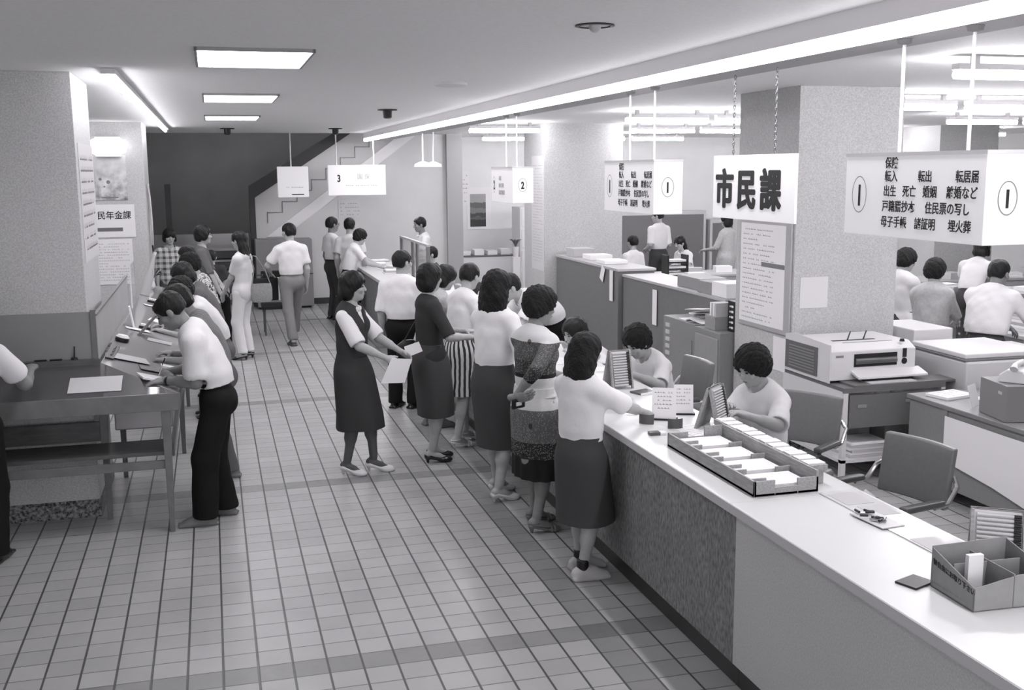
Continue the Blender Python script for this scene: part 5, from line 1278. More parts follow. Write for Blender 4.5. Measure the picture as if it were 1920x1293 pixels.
# low cabinet row used as a divider
g = mat('green_grey_cabinet', 0.17, 0.55, 0.4, 20, 0.05)
t = thing('divider_cabinet', 'long dark cabinet row forming a divider from the far right pillar', 'cabinet', (6.05, 7.75, 0)); MB().box(0, 0.5, 0, 2.55, 0, 1.16).build('body', g, t, bevel=0.004); MB().box(-0.01, 0.52, -0.01, 2.56, 1.16, 1.19).build('top', mat('cabinet_top', 0.45, 0.5), t)
t = thing('divider_cabinet', 'dark cabinet row nearer the notice board, slightly lower', 'cabinet', (6.10, 4.85, 0)); MB().box(0, 0.5, 0, 2.85, 0, 1.10).build('body', g, t, bevel=0.004); MB().box(-0.01, 0.52, -0.01, 2.86, 1.10, 1.13).build('top', mat('cabinet_top', 0.45), t)
for k, (y_, z_, h_, w_, rz_) in enumerate(((7.95, 1.14, 0.38, 0.12, 0), (8.25, 1.16, 0.18, 0.13, 25), (6.65, 1.02, 0.40, 0.13, 0))):
    t = thing('paper_strip', ('white paper strip hanging on the divider, left of the cabinet joint', 'short slanted paper strip hanging at the divider top', 'white paper strip hanging on the nearer divider cabinet')[k], 'paper', (6.03 if k < 2 else 6.085, y_, z_)); MB().box(0, 0.002, -w_ / 2, w_ / 2, -h_, 0.02).build('strip', PAPER, t); t.rotation_euler = (math.radians(rz_), 0, 0)
for k, (y_, h_, m_, x_) in enumerate(((9.9, 0.12, PAPERG, 6.3), (9.3, 0.07, PAPER, 6.35), (8.6, 0.05, PAPER, 6.3), (5.9, 0.13, mat('basket_grey', 0.28), 6.35), (5.4, 0.13, CARD, 6.3), (5.05, 0.15, PAPER, 6.3))):
    t = thing('paper_pile', ('bundle of grey files on the far end of the divider', 'stack of white paper on the divider beside the grey files', 'thin white papers on the divider', 'shallow grey basket on the nearer divider cabinet', 'cardboard file box on the nearer divider cabinet', 'white box on the divider beside the notice board')[k], 'office paper', (x_, y_, 1.192 if k < 3 else 1.132)); MB().box(-0.18, 0.15, -0.17 if k != 3 else -0.3, 0.17 if k != 3 else 0.3, 0, h_).build('stack', m_, t, bevel=0.004)
# office desks and back shelving
def desk(label, x0, x1, y0, y1, z=0.74, papers=6, seed=0):
    t = thing('office_desk', label, 'desk', (x0, y0, 0)); w_, d_ = x1 - x0, y1 - y0
    MB().box(0, w_, 0, d_, z - 0.035, z).build('desk_top', mat('cabinet_top', 0.45), t, bevel=0.004); MB().box(0.02, w_ - 0.02, 0.02, 0.04, 0.1, z - 0.035).build('modesty_panel', mat('pale_steel', 0.4, 0.5), t)
    for a in (0.02, w_ - 0.32): MB().box(a, a + 0.3, 0.04, d_ - 0.03, 0, z - 0.035).build('pedestal', STEEL, t)
    rnd = random.Random(seed)
    for k in range(papers):
        hh = rnd.choice((0.02, 0.05, 0.1, 0.16)); px_, py_ = rnd.uniform(x0 + 0.2, x1 - 0.2), rnd.uniform(y0 + 0.15, y1 - 0.15)
        p_ = thing('paper_stack', 'stack of ledgers and papers on the %s, pile %s' % (label.split(' with')[0].split(' in front')[0].split(' behind')[0], 'ABCDEFGHIJ'[k]), 'papers', (px_, py_, z + 0.001), rnd.uniform(-.4, .4), 'paper stacks on the ' + label[:30])
        p_['label'] = ('%s paper stack on the %s' % (('tallest', 'thin', 'crooked', 'grey-edged', 'leftmost', 'rightmost', 'low', 'squared', 'middle', 'rear')[k], ' '.join(label.split()[:8]))); 
        MB().box(-0.14, 0.14, -0.1, 0.1, 0, hh).build('stack', rnd.choice((PAPER, PAPER, PAPERG)), p_)
    return t
desk('office desk behind the divider, left', 6.9, 8.6, 9.4, 10.2, papers=4, seed=1)
desk('wide office desk at which the long-haired woman sits', 8.0, 10.4, 10.9, 11.7, papers=4, seed=2)
desk('paper-covered office desk beyond the three standing clerks', 8.7, 12.4, 3.6, 4.5, z=0.8, papers=9, seed=3)
desk('office desk farther back below the large sign', 9.6, 13.5, 6.6, 7.4, z=0.8, papers=9, seed=4)
desk('long office desk at the farthest right', 10.6, 15.0, 8.8, 9.6, papers=8, seed=5)
t = thing('binder_pile', 'very tall bank of white ledgers lying on the desk between two clerks', 'ledgers', (9.3, 3.9, 0.801))
for k in range(9): MB().box(-0.42 + 0.01 * (k % 3), 0.42 - 0.015 * (k % 2), -0.2, 0.2, 0.03 * k, 0.03 * k + 0.027).build('ledger', PAPER if k % 2 else mat('pale_ledger', 0.66, 0.7), t)
def shelf(label, x, y, w_, z0, z1, deep=0.35, n=2):
    t = thing('wall_cabinet', label, 'cabinet', (x, y, z0)); MB().box(0, w_, 0, deep, 0, z1 - z0).build('body', WM2, t, bevel=0.006)
    for k in range(n): MB().box(0.06 + k * w_ / n, (k + 1) * w_ / n - 0.06, -0.004, 0, 0.05, z1 - z0 - 0.08).build('opening', mat('shelf_shade', 0.16, 0.7), t)  # dark sheets on the solid body stand for shaded openings
    return t
shelf('long low open shelf on the office back wall behind the standing clerk', 9.3, 16.5, 2.2, 0.0, 1.55, 0.45, 1)
shelf('second low shelf unit on the office back wall', 11.6, 16.5, 1.2, 0.0, 1.35, 0.45, 2)
shelf('pale upright locker at the left of the back wall shelf', 8.7, 16.5, 0.55, 0.0, 1.75, 0.45, 1)
t = thing('filing_cabinet', 'pale filing cabinet tower beside the long paper strip', 'cabinet', (7.0, 15.6, 0))
MB().box(0, 0.7, 0, 0.6, 0, 1.72).build('body', WM, t, bevel=0.01)
for k in range(4): MB().box(0.03, 0.67, -0.012, 0, 0.08 + 0.42 * k, 0.44 + 0.42 * k).build('drawer', WM, t, bevel=0.006); MB().box(0.5, 0.56, -0.02, -0.012, 0.14 + 0.42 * k, 0.38 + 0.42 * k).build('handle', BLACK, t)
t = thing('low_shelf', 'low white ledge with odds and ends under the seascape picture', 'shelf', (5.8, 16.0, 0)); MB().box(0, 1.2, 0, 0.6, 0, 0.72).build('body', WM, t); MB().box(0, 1.2, -0.01, 0.6, 0.72, 0.75).build('top', mat('shelf_top_dark', 0.12, 0.5), t)
for k in range(4): MB().box(0.1 + 0.28 * k, 0.3 + 0.28 * k, 0.1, 0.4, 0.75, 0.83 + 0.03 * (k % 2)).build('parcel', PAPER, t)
t = thing('potted_plant', 'small dark plant in a pale pot near the filing cabinet tower', 'plant', (6.85, 15.4, 0.95)); MB().lathe([(0.05, -0.2), (0.07, 0.0)], n=16).build('pot', WM, t, smooth=True)
for k in range(9): a = k * 0.7; MB().tube([(0, 0, 0), (0.05 * math.cos(a), 0.05 * math.sin(a), 0.12), (0.12 * math.cos(a), 0.12 * math.sin(a), 0.15)], [0.006, 0.02, 0.004], 6).build('leaf', mat('plant_grey', 0.12, 0.6), t)
MB().box(-0.07, 0.07, -0.07, 0.07, -0.95, -0.2).build('stand', WM, t)
t = thing('paper_tray', 'dark letter tray tower on the desk behind the divider', 'tray', (7.85, 10.0, 0.741))
for k in range(4): MB().box(-0.16, 0.16, -0.12, 0.12, 0.1 * k, 0.1 * k + 0.02).build('tray', BLACK, t); MB().box(-0.14, 0.14, -0.1, 0.1, 0.1 * k + 0.02, 0.1 * k + 0.05).build('papers', PAPER, t)
for s in (-1, 1): MB().box(s * 0.16 - 0.01, s * 0.16 + 0.01, -0.12, 0.12, 0, 0.42).build('upright', BLACK, t)
# bright windows of the far office wall with blinds
for k in range(3):
    wdw = struct(MB().box(13.4 + 1.45 * k, 14.7 + 1.45 * k, 16.96, 17.0, 1.5, 2.75).build('window_%d' % (k + 1), mat('window_frame_grey', 0.3, 0.5)))
    MB().box(13.46 + 1.45 * k, 14.64 + 1.45 * k, 16.94, 16.96, 1.56, 2.69).build('pane', mat('bright_daylight_pane', 0.8, 0.4, emit=1.6), wdw)
# ------------------------------------------------------------------ people
WC = mat('white_shirt_cloth', 0.76, 0.85, 0.15, 0, 0, 0.5, 11)
WC2 = mat('cream_shirt_cloth', 0.64, 0.85, 0.15, 0, 0, 0.5, 11)
GC = mat('beige_cloth', 0.45, 0.85, 0.15, 40, 0.1, 0.4, 12)
DC = mat('dark_grey_cloth', 0.055, 0.85, 0.15, 0, 0, 0.4, 12)
DC2 = mat('charcoal_knit', 0.045, 0.9, 0.1, 0, 0, 0.3, 16)
BC = mat('black_trouser_cloth', 0.012, 0.85, 0.15, 0, 0, 0.5, 12)
MG = mat('mid_grey_cloth', 0.12, 0.85, 0.15, 0, 0, 0.4, 12)
SK = mat('slate_skirt_cloth', 0.062, 0.8, 0.2, 0, 0, 0.4, 10)
LT = mat('pale_trouser_cloth', 0.50, 0.85, 0.15, 0, 0, 0.6, 10)
WT = mat('white_trouser_cloth', 0.74, 0.85, 0.15, 0, 0, 0.6, 10)
TT = mat('taupe_trouser_cloth', 0.22, 0.85, 0.15, 0, 0, 0.6, 10)
SHO = mat('black_shoe_leather', 0.012, 0.25, 0.6)
SHG = mat('grey_shoe_leather', 0.16, 0.4, 0.4)
SHW = mat('white_shoe_leather', 0.7, 0.35, 0.5)
CANV = mat('pale_canvas_shoe', 0.5, 0.8, 0.2)
BELT = mat('black_belt', 0.01, 0.35, 0.5)
# patterned dress of the woman at the counter: bands by height with woven dots
g = G('banded_dot_dress', 0.8)
hgt = g.rng(g.z, 0.0, 1.7, 0.0, 1.0)
bg = g.ramp(hgt, [(0, 0.012), (0.305, 0.03), (0.375, 0.12), (0.505, 0.60), (0.632, 0.012), (0.647, 0.045), (0.70, 0.085), (0.775, 0.66)])
fg = g.ramp(hgt, [(0, 0.012), (0.305, 0.30), (0.375, 0.30), (0.505, 0.66), (0.632, 0.012), (0.647, 0.26), (0.70, 0.26), (0.775, 0.66)])
dots = g.rng(g.vor(95.0), 0.22, 0.38, 1, 0)
v_ = g.mix(dots, bg, fg)
# dark round motifs on the pale bands
cell = g.N.new('ShaderNodeTexVoronoi'); cell.inputs['Scale'].default_value = 4.6; cell.inputs['Randomness'].default_value = 0.55; g.L.new(g.mapv((1, 1, 0.9)), cell.inputs['Vector'])
mot = g.m_('LESS_THAN', cell.outputs['Distance'], 0.16)
g.color(g.mix(g.m_('MULTIPLY', mot, 0.8), v_, g.m_('ADD', g.m_('MULTIPLY', g.m_('GREATER_THAN', g.z, 0.52), -0.28), 0.30)))
DRESS = g.m
g = G('sleeve_dots', 0.8); hb = g.ramp(g.rng(g.z, 0.8, 1.5, 0, 1), [(0, 0.03), (0.42, 0.02), (0.5, 0.09), (0.86, 0.5)])
g.color(g.mix(g.rng(g.vor(95.0), 0.22, 0.38, 1, 0), hb, g.ramp(g.rng(g.z, 0.8, 1.5, 0, 1), [(0, 0.12), (0.42, 0.15), (0.5, 0.28), (0.86, 0.6)])))
SLV = g.m
g = G('striped_skirt_cloth', 0.8)   # bold dark stripes on white
ang = g.m_('ARCTAN2', g.y, g.x)
g.color(g.m_('ADD', g.m_('MULTIPLY', g.m_('GREATER_THAN', g.m_('SINE', g.m_('MULTIPLY', g.m_('ADD', ang, g.m_('MULTIPLY', g.noise(2.0), 0.6)), 24.0)), 0.15), -0.66), 0.70))
STRIPE = g.m
g = G('floral_cloth', 0.8); g.color(g.ramp(g.noise(22.0, 3), [(0, 0.05), (0.43, 0.35), (0.5, 0.7), (0.56, 0.25), (0.62, 0.06)])); FLOR = g.m
g = G('plaid_cloth', 0.8)
px_ = g.m_('GREATER_THAN', g.m_('SINE', g.m_('MULTIPLY', g.x, 75.0)), 0.2); pz_ = g.m_('GREATER_THAN', g.m_('SINE', g.m_('MULTIPLY', g.z, 75.0)), 0.2)
g.color(g.m_('ADD', 0.62, g.m_('MULTIPLY', g.m_('ADD', px_, pz_), -0.26))); PLAID = g.m
g = G('fine_dark_stripe', 0.8); g.color(g.m_('ADD', 0.05, g.m_('MULTIPLY', g.m_('GREATER_THAN', g.m_('SINE', g.m_('MULTIPLY', g.m_('ADD', g.z, g.x), 420.0)), 0.2), 0.3))); FINE = g.m

FAR = 0.013; MID = 0.0105; NEAR = 0.008
# --- hall, left side
person('person in white short sleeves cut by the left frame edge, elbow on the near desk', -0.44, 2.16, 5, 1.66, 'm', lean=14, hands=((-0.14, 2.60, 1.16), (-0.6, 2.6, 1.06)), elbow=((0.5, -0.3, -1.0), None),
       hair='short', head=(-5, 18), top=dict(m=WC, sleeve=0.62, sl_r=1.5), bottom=dict(m=BC, flare=1.05, belt=BELT), shoes=('man', SHO), vox=NEAR, seed=3, detail=False, skin=SKIN_D)
b, fr = person('balding man in a white shirt and wide black trousers bent over writing on the desk', 1.0, 2.62, 275, 1.67, 'm', lean=27, head=(0, 38), hands=((0.70, 2.86, 1.045), (0.70, 2.60, 1.035)),
       elbow=((0.6, -0.8, -0.6), (-0.5, -1.0, -0.55)), hair='balding', top=dict(m=WC, sleeve=0.78, sl_r=1.55, loose=0.014), bottom=dict(m=BC, flare=1.28, belt=BELT), shoes=('man', SHG), vox=NEAR, seed=4, skin=SKIN_D,
       feet=((0.12, -0.06, 12), (-0.1, 0.06, -6)), curl=(40, 12), palms=((0, 0, -1), (0, 0, -1)), hdir=((-0.8, -0.5, -0.25), (-0.3, 0.9, -0.1)))
# wristwatch and pen of the writing man
wl = fr['wr'][1]; el_ = fr['el'][1]; wd_ = nrm(el_ - wl); cpos = wl + wd_ * 0.035
q = MB(); ax_ = Vector(wd_); xx = ax_.orthogonal().normalized(); yy = ax_.cross(xx)
q.loft([[tuple(Vector(cpos + wd_ * s_) + (xx * math.cos(a) + yy * math.sin(a)) * 0.031) for a in np.linspace(0, 2 * PI, 17)[:-1]] for s_ in (-0.009, 0.009)]); q.build('watch_strap', BLACK, b, smooth=True)
t = thing('pen', 'slim pen in the right hand of the balding writing man', 'pen', (0.66, 2.83, 1.06)); MB().cyl((0, 0, -0.03), (0.05, -0.03, 0.10), 0.004, n=8).build('barrel', WHITEP, t); MB().cyl((0.03, -0.018, 0.05), (0.05, -0.03, 0.10), 0.0045, n=8).build('cap', BLACK, t)
person('dark-haired person in fine striped top writing just behind the balding man', 1.02, 3.62, 272, 1.62, 'm', lean=30, head=(0, 34), hands=((0.72, 3.72, 1.04), (0.70, 3.40, 1.04)), hair='parted',
       top=dict(m=FINE, sleeve=0.8), bottom=dict(m=MG), shoes=('man', SHG), vox=MID, seed=5, skin=SKIN_D, feet=((0.1, -0.1, 5), (-0.09, 0.0, -5)), detail=False)
person('curly-haired person in a cream top bent low over the rear desk', 1.02, 5.1, 270, 1.56, 'f', lean=38, head=(0, 30), hands=((0.62, 5.2, 1.05), (0.62, 4.9, 1.05)), hair='curly',
       top=dict(m=WC2, sleeve=0.9, loose=0.01), bottom=dict(m=MG), shoes=('man', SHG), vox=MID, seed=6, detail=False)
person('dark-haired person bent over the rear desk behind the curly-haired one', 1.0, 6.1, 268, 1.6, 'f', lean=32, head=(0, 32), hands=((0.62, 6.2, 1.05), (0.62, 5.9, 1.05)), hair='bob', top=dict(m=MG, sleeve=0.9), bottom=dict(m=BC), shoes=('man', SHO), vox=MID, seed=7, detail=False)
person('woman in a floral blouse with thick hair looking down at the rear desk', 1.02, 7.0, 262, 1.58, 'f', lean=20, head=(20, 24), hands=((0.62, 7.1, 1.05), (0.62, 6.8, 1.05)), hair='curly', top=dict(m=FLOR, sleeve=0.95, loose=0.008), bottom=dict(m=MG), shoes=('man', SHO), vox=MID, seed=8)
person('dark-haired person farthest along the rear desk, only the head visible', 0.95, 8.1, 265, 1.6, 'm', lean=24, head=(0, 20), hands=((0.62, 8.2, 1.05), (0.62, 7.9, 1.05)), hair='short', top=dict(m=DC2), bottom=dict(m=BC), shoes=('man', SHO), vox=FAR, seed=9, detail=False)
person('boy in a plaid shirt standing in the doorway beside the far left pillar', 0.44, 11.9, 165, 1.58, 'm', head=(0, 8), hair='bowl', top=dict(m=PLAID, sleeve=0.9, untucked=True), bottom=dict(m=MG), shoes=('man', SHO), vox=FAR, seed=10)
person('man with a moustache in a dark T-shirt and white trousers facing right', 0.93, 10.0, 84, 1.70, 'm', head=(0, 2), twist=-8, hands=((1.14, 9.66, 0.86), (1.2, 9.82, 0.86)), hair='parted', top=dict(m=MG, sleeve=0.95, untucked=False, sl_r=1.3), bottom=dict(m=LT, flare=1.25), shoes=('man', SHO), vox=MID, seed=11, detail='moustache', elbow=((0.8, -0.9, -0.4), (-0.6, -0.9, -0.4)))
person('person in black trousers mostly hidden behind the moustached man', 1.12, 10.4, 10, 1.36, 'm', side=-16, hair='short', top=dict(m=DC2), bottom=dict(m=BC, flare=1.1), shoes=('man', SHO), vox=FAR, seed=12, detail=False)
person('young woman in white trousers with long dark hair, listening to the moustached man', 1.43, 9.42, 300, 1.60, 'f', head=(8, 6), hands=((1.34, 9.62, 0.9), (1.17, 9.55, 0.84)), hair='long', top=dict(m=WC2, sleeve=0.7, untucked=True, inf=0.012), bottom=dict(m=WT, flare=1.0), shoes=('sandal', SHO), vox=MID, seed=13, legskin=None)
person('walking man seen from behind in white shirt and taupe trousers', 2.14, 10.6, 352, 1.68, 'm', head=(-25, 6), hands=(None, (1.86, 10.85, 0.98)), elbow=(None, (-1, -0.6, -0.3)), hair='short', top=dict(m=WC, loose=0.012, sl_r=1.5), bottom=dict(m=TT, flare=1.02), shoes=('man', mat('brown_shoe', 0.06, 0.4)), vox=MID, seed=14, feet=((0.08, 0.32, 5, 0.05), (-0.07, -0.28, -3, 0.0)), detail=False)
person('man in glasses and dark trousers reading the notice by the stair wall', 2.98, 12.95, 70, 1.66, 'm', head=(0, 2), hair='short', top=dict(m=WC, sl_r=1.45), bottom=dict(m=DC, belt=BELT), shoes=('man', SHO), vox=FAR, seed=15, glasses=True, skin=SKIN_D)
person('man in pale trousers standing with his back turned at the far counter end', 3.22, 12.45, 18, 1.66, 'm', hair='short', top=dict(m=WC2, sl_r=1.4, untucked=True), bottom=dict(m=LT), shoes=('man', SHO), vox=FAR, seed=16, detail=False)
person('woman in a white blouse leaning over the far counter end', 3.16, 11.9, 75, 1.54, 'f', lean=22, head=(0, 25), hands=((3.62, 11.7, 0.96), (3.62, 12.0, 0.96)), hair='curly', top=dict(m=WC), bottom=dict(m=BC), shoes=('man', SHO), vox=FAR, seed=17)
person('older clerk in a white shirt standing behind the far counter screen', 4.55, 12.9, 262, 1.64, 'm', lean=8, head=(0, 10), hands=((4.25, 13.0, 1.0), (4.2, 12.7, 1.05)), hair='balding', top=dict(m=WC, sl_r=1.5), bottom=dict(m=MG), shoes=('man', SHO), vox=FAR, seed=18, skin=SKIN_D)
person('clerk seated behind the small glass screen, only the head showing', 4.32, 10.9, 262, 1.6, 'm', sit=True, lean=10, feet=((0.09, 0.35, 0), (-0.09, 0.35, 0)), hands=((4.1, 11.0, 0.96), (4.1, 10.7, 0.96)), hair='short', top=dict(m=DC), bottom=dict(m=MG), shoes=('man', SHO), vox=FAR, seed=19, detail=False)
person('clerk in a dark vest and white blouse holding a telephone, seated', 4.36, 8.0, 250, 1.6, 'f', sit=True, lean=28, head=(0, 25), feet=((0.09, 0.35, 0), (-0.09, 0.35, 0)), hands=((4.12, 8.06, 1.12), (4.02, 7.7, 1.0)), hair='bowl', top=[dict(m=WC, inf=0.008), dict(m=DC, name='vest', sleeve=0, inf=0.024, collar=False, vneck=True)], bottom=dict(m=DC), shoes=('man', SHO), vox=MID, seed=20)
t = thing('telephone_handset', 'dark handset held by the seated clerk in the vest', 'telephone', (4.1, 8.0, 1.15), 0.6); MB().tube([(-0.09, 0, -0.02), (-0.06, 0, 0.01), (0.06, 0, 0.01), (0.09, 0, -0.02)], [0.022, 0.014, 0.014, 0.022], 8).build('handset', BLACK, t, smooth=True)
# --- customers in the middle
b, fr = person('young woman in dark vest dress over white short sleeves holding papers', 2.12, 3.56, 118, 1.57, 'f', head=(-14, 4), twist=-4, hands=((2.36, 3.28, 0.985), (2.52, 3.50, 0.99)), elbow=((0.6, -0.9, -0.5), (-0.6, -0.9, -0.5)), hair='bob',
       top=[dict(m=WC, inf=0.006, sleeve=0.85, sl_r=1.55), dict(m=DC2, name='vest', sleeve=0, inf=0.022, vneck=True, collar=False, k=0.05)], bottom=dict(m=DC2, kind='skirt', hem=0.385, w=0.2, d=0.2, front_pleat=False, pleat=0.03, npl=5),
       shoes=('pump', SHW), vox=NEAR, seed=21, legskin=SKIN_ST, feet=((0.08, -0.04, 6), (-0.05, 0.14, -12)), curl=(35, 35), palms=((-0.6, 0.4, -0.6), (0.6, 0.2, -0.6)))
t = thing('paper_form', 'large white form held low by the young woman in the vest dress', 'paper', (2.42, 3.24, 0.93), math.radians(-10)); MB().prism([(-0.12, -0.14), (0.07, -0.14), (0.13, 0.05), (-0.03, 0.06)], 'y', 0, 0.003).build('sheet', PAPER, t)
t = thing('paper_form', 'small folded form in the left hand of the young woman in the vest dress', 'paper', (2.58, 3.46, 1.0), math.radians(-10)); MB().prism([(-0.03, -0.05), (0.10, 0.0), (0.07, 0.08), (-0.05, 0.04)], 'y', 0, 0.003).build('sheet', PAPER, t)
person('man in glasses and white shirt with black trousers waiting with his back turned', 2.93, 5.85, 24, 1.60, 'm', head=(42, 2), hands=(None, None), hair='short', top=dict(m=WC, sleeve=0.9, sl_r=1.5, loose=0.012), bottom=dict(m=BC, belt=BELT, flare=1.1), shoes=('man', SHO), vox=NEAR, seed=22, glasses=True, build=1.06, feet=((0.1, 0.0, 30), (-0.1, 0, 10)))
person('woman in dark knit top and long dark skirt with black heels', 2.79, 3.72, 80, 1.60, 'f', head=(-22, 2), hands=((3.10, 3.62, 1.07), (3.12, 3.84, 1.09)), elbow=((0.9, -0.8, -0.5), (-0.6, -0.8, -0.5)), hair='bob', top=dict(m=DC2, name='knit_top', sleeve=0.92, inf=0.012, collar=False, untucked=True), bottom=dict(m=mat('charcoal_skirt', 0.07, 0.85, 0.15), kind='skirt', hem=0.40, w=0.175, d=0.155, pleat=0.012, npl=9), shoes=('pump', SHO), vox=NEAR, seed=23, feet=((0.07, -0.02, 6), (-0.07, 0.05, 2)), curl=(35, 35))
person('person in a beige blouse at the counter, almost hidden by the women in front', 3.06, 4.95, 72, 1.55, 'f', lean=22, head=(0, 22), hands=((3.55, 4.8, 0.96), (3.55, 5.1, 0.96)), hair='bob', top=dict(m=GC, sleeve=0.9, loose=0.01), bottom=dict(m=GC, kind='skirt', hem=0.45, w=0.17, d=0.15), shoes=('man', SHG), vox=MID, seed=24, detail=False)
person('woman in a white blouse and boldly striped skirt with white sandals', 3.16, 4.22, 62, 1.56, 'f', lean=14, head=(-10, 16), hands=((3.55, 3.95, 0.98), (3.5, 4.35, 0.98)), hair='short', top=dict(m=WC, sleeve=0.9, loose=0.01, sl_r=1.5), bottom=dict(m=STRIPE, kind='skirt', hem=0.47, w=0.2, d=0.2, pleat=0.02, npl=10), shoes=('sandal', SHW), vox=MID, seed=25, feet=((0.1, -0.12, 12), (-0.05, 0.1, 5)), detail=False)
person('tall woman in white blouse and slate skirt with white heels, back turned', 3.05, 2.56, 50, 1.63, 'f', lean=4, head=(6, 4), hands=((3.42, 2.35, 1.0), (3.42, 2.75, 1.0)), hair='wavy', top=dict(m=WC, sleeve=0.8, sl_r=1.7, loose=0.012), bottom=dict(m=SK, kind='skirt', hem=0.40, w=0.175, d=0.16, pleat=0.01, npl=6), shoes=('pump', SHW), vox=NEAR, seed=26, feet=((0.09, -0.08, 26), (-0.06, 0.1, 18)), detail=False)
fr_d = {}
b, fr = person('middle-aged woman in a banded dotted dress with permed short hair', 3.14, 1.80, 64, 1.58, 'f', lean=0, head=(18, 12), hands=((2.93, 1.58, 0.98), (3.42, 1.98, 1.02)), elbow=((1.0, -1.0, -0.2), (-0.6, -0.8, -0.5)), hair='perm', build=1.08,
       top=dict(m=DRESS, name='dress_bodice', sleeve=1.35, inf=0.014, loose=0.004, sl_r=1.1, collar=True, hem=0.03 * 1.6), bottom=dict(m=DRESS, kind='skirt', name='dress_skirt', hem=0.375, w=0.2, d=0.175, pleat=0.035, npl=14), shoes=('sandal', mat('patterned_sandal', 0.2, 0.6)), vox=NEAR, seed=27, skin=SKIN_D,
       feet=((0.09, -0.07, 22), (-0.08, 0.06, 10)), curl=(30, 30), palms=((0, 0.8, 0.3), None), hdir=((0.8, 0.25, 0.1), None))
t = thing('purse', 'small black purse held behind her hip by the woman in the dotted dress', 'purse', (2.95, 1.56, 0.94), 0.5); MB().box(-0.055, 0.055, -0.012, 0.012, -0.03, 0.035).build('pouch', BLACK, t, bevel=0.008); MB().box(-0.03, 0.02, -0.0135, -0.012, -0.01, 0.015).build('print', PAPER, t)
person('girl in white short sleeves, dark skirt, black socks and canvas shoes at the counter', 3.15, 0.89, 60, 1.45, 'f', lean=2, head=(6, 8), hands=((3.60, 0.96, 0.965), (3.56, 1.28, 0.965)), elbow=((0.9, -0.5, -0.8), (-0.6, -0.8, -0.5)), hair='wavy', top=dict(m=WC, sleeve=0.85, sl_r=1.6, loose=0.008), bottom=dict(m=SK, kind='skirt', hem=0.345, w=0.19, d=0.17, pleat=0.008, npl=5), shoes=('sneaker', CANV, BLACK), vox=NEAR, seed=28,
       feet=((0.07, -0.06, 30), (-0.06, 0.06, 25)), detail=False, curl=(60, 30), build=1.06)
# --- clerks behind the counter
person('clerk in a white shirt bending far over the counter from inside', 4.20, 4.95, 262, 1.68, 'm', lean=72, head=(0, 25), hands=((3.6, 5.1, 0.96), (3.6, 4.7, 0.96)), hair='short', top=dict(m=WC, loose=0.012, sl_r=1.5), bottom=dict(m=BC, belt=BELT), shoes=('man', SHO), vox=MID, seed=29, detail=False)
person('clerk with a hair tie writing head down behind the girl in canvas shoes', 4.32, 3.50, 255, 1.62, 'f', sit=True, lean=46, head=(0, 20), feet=((0.09, 0.3, 0), (-0.09, 0.3, 0)), hands=((3.88, 3.3, 0.965), (3.9, 3.05, 0.965)), hair='bob', top=dict(m=WC, sleeve=0.85, sl_r=1.5, loose=0.01), bottom=dict(m=DC), shoes=('man', SHO), vox=NEAR, seed=30)
person('curly-haired clerk in white writing at the counter, seated', 4.40, 2.60, 245, 1.62, 'f', sit=True, lean=26, head=(0, 34), feet=((0.09, 0.3, 0), (-0.09, 0.3, 0)), hands=((3.96, 2.48, 0.965), (4.0, 2.20, 0.965)), elbow=((0.7, -0.3, -0.9), (-0.9, -0.3, -0.7)), hair='curly', top=dict(m=WC, sleeve=0.85, sl_r=1.5, loose=0.012), bottom=dict(m=DC), shoes=('man', SHO), vox=NEAR, seed=31)
person('clerk in a white overall looking down at the stamps beside the card tray, seated', 4.50, 1.10, 246, 1.64, 'f', sit=True, lean=10, head=(8, 26), feet=((0.09, 0.3, 0), (-0.09, 0.3, 0)), hands=((4.12, 0.90, 0.97), (4.14, 0.70, 0.97)), elbow=((0.7, -0.5, -0.8), (-0.8, -0.5, -0.7)), hair='perm', top=dict(m=WC, sleeve=0.9, sl_r=1.6, loose=0.014, untucked=True), bottom=dict(m=WC, kind='trousers'), shoes=('man', SHW), vox=NEAR, seed=32)
# --- far office
person('seated clerk seen from behind over the divider, only head and shoulders', 8.05, 12.2, 340, 1.6, 'm', sit=True, feet=((0.09, 0.35, 0), (-0.09, 0.35, 0)), hair='short', top=dict(m=WC), bottom=dict(m=DC), shoes=('man', SHO), vox=FAR, seed=33, detail=False)
person('standing clerk in a white shirt before the long open shelf, back turned', 9.0, 13.3, 345, 1.68, 'm', head=(-40, 5), hands=((9.05, 13.5, 1.0), (8.8, 13.4, 1.0)), hair='short', top=dict(m=WC, sleeve=0.9, loose=0.01), bottom=dict(m=DC, belt=BELT), shoes=('man', SHO), vox=FAR, seed=34)
person('seated clerk with very long dark hair leaning over her desk', 9.15, 12.35, 250, 1.6, 'f', sit=True, lean=22, head=(0, 18), feet=((0.09, 0.35, 0), (-0.09, 0.35, 0)), hands=((8.8, 12.3, 0.8), (8.8, 12.0, 0.8)), hair='long', top=dict(m=WC), bottom=dict(m=DC), shoes=('man', SHO), vox=FAR, seed=35)
person('woman in a grey tunic standing at the back shelf by the pillar edge', 10.0, 12.55, 330, 1.6, 'f', hands=((10.0, 12.9, 1.0), (9.65, 12.7, 1.0)), hair='bob', top=dict(m=GC, sleeve=0.95, untucked=True, loose=0.012), bottom=dict(m=GC, kind='skirt', hem=0.5, w=0.19, d=0.16), shoes=('man', SHO), vox=FAR, seed=36, detail=False)
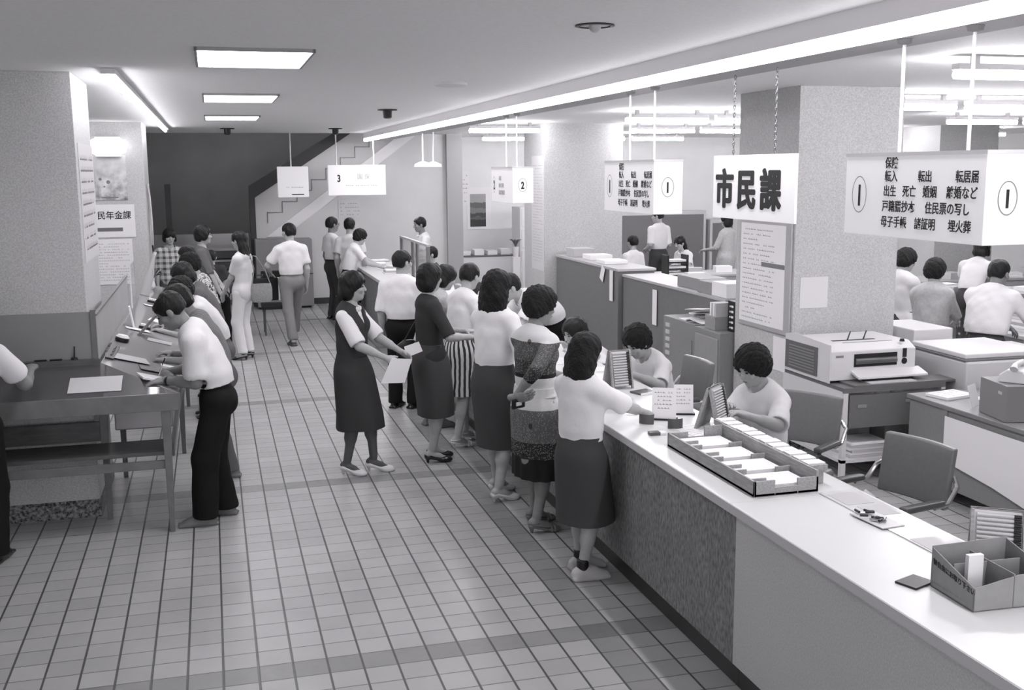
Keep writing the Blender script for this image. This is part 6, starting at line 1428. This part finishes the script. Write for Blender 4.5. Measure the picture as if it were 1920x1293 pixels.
person('woman clerk in white standing at the left of three at the paper-covered desk', 8.1, 4.75, 70, 1.56, 'f', head=(10, 18), hands=((8.5, 4.7, 1.0), (8.5, 4.95, 1.0)), hair='curly', top=dict(m=WC2, sleeve=0.9, untucked=True, loose=0.014), bottom=dict(m=DC, kind='skirt', hem=0.5, w=0.18, d=0.15), shoes=('man', SHO), vox=MID, seed=37)
person('woman in a loose beige smock, middle of the three clerks standing right', 7.72, 3.74, 42, 1.54, 'f', head=(12, 20), hands=((8.1, 3.85, 0.95), (7.9, 4.0, 0.95)), hair='curly', top=dict(m=GC, sleeve=0.95, untucked=True, loose=0.022), bottom=dict(m=GC, kind='skirt', hem=0.5, w=0.19, d=0.17), shoes=('man', SHO), vox=MID, seed=38)
person('balding man in white shirt and dark trousers bending at the right frame edge', 7.86, 3.12, 62, 1.60, 'm', lean=24, head=(10, 14), hands=((8.45, 2.9, 0.84), (8.4, 3.3, 0.84)), hair='balding', build=1.12, top=dict(m=WC, sleeve=0.95, sl_r=1.5, loose=0.02), bottom=dict(m=DC, belt=BELT), shoes=('man', SHO), vox=MID, seed=39, skin=SKIN_D)
person('clerk in white bent over a desk far back under the large sign', 10.2, 6.25, 60, 1.58, 'm', lean=42, head=(0, 10), hands=((10.7, 6.6, 0.86), (10.5, 6.8, 0.86)), hair='bowl', top=dict(m=WC), bottom=dict(m=DC), shoes=('man', SHO), vox=FAR, seed=40)

# --- bags
t = thing('shoulder_bag', 'woven pale shoulder bag at the hip of the young woman in white trousers', 'bag', (1.66, 9.36, 0.76), math.radians(20))
MB().loft([[(0.15 * a * math.cos(q_), 0.06 * a * math.sin(q_), z) for q_ in np.linspace(0, 2 * PI, 21)[:-1]] for a, z in ((0.8, 0), (0.98, 0.03), (1.0, 0.16), (0.9, 0.24), (0.82, 0.24), (0.8, 0.1))]).build('pouch', mat('woven_straw', 0.3, 0.8, 0.2, 90, 0.25, 0.8, 90), t, smooth=True)
MB().tube([(-0.13, 0, 0.22), (-0.10, -0.02, 0.45), (-0.14, 0.0, 0.62), (-0.05, 0.02, 0.60), (0.06, 0.0, 0.42), (0.13, 0, 0.22)], 0.008, 6).build('strap', mat('woven_straw', 0.3), t, smooth=True)
t = thing('shoulder_bag', 'small black shoulder bag hanging at the side of the woman in the knit top', 'bag', (2.64, 3.88, 0.84), 0.0)
MB().loft([[(0.11 * a * math.cos(q_), 0.04 * a * math.sin(q_), z) for q_ in np.linspace(0, 2 * PI, 21)[:-1]] for a, z in ((0.7, 0), (1.0, 0.04), (0.9, 0.15), (0.4, 0.19))]).build('pouch', BLACK, t, smooth=True)
MB().tube([(-0.05, 0, 0.16), (0.05, -0.03, 0.34), (0.12, -0.08, 0.46), (0.12, -0.10, 0.42), (0.06, -0.04, 0.17)], 0.006, 6).build('strap', BLACK, t, smooth=True)
t = thing('briefcase', 'flat black document case carried by the walking man', 'briefcase', (1.80, 10.85, 0.60), math.radians(10)); MB().box(-0.2, 0.16, -0.03, 0.03, 0, 0.33).build('case', BLACK, t, bevel=0.01); MB().box(0.16, 0.185, -0.032, 0.032, 0.0, 0.33).build('white_edge', PAPER, t)
MB().tube([(-0.06, 0, 0.33), (-0.05, 0, 0.37), (0.05, 0, 0.37), (0.06, 0, 0.33)], 0.008, 6).build('handle', BLACK, t, smooth=True)
t = thing('umbrella', 'slim dark folded umbrella with pale tip hooked at the middle counter', 'umbrella', (3.22, 2.72, 0.30)); MB().cyl((0, 0, 0.0), (0, 0, 0.55), 0.006, 0.02, n=10).build('canopy', BLACK, t, smooth=True); MB().cyl((0, 0, 0.55), (0, 0, 0.66), 0.008).build('handle', SHW, t)
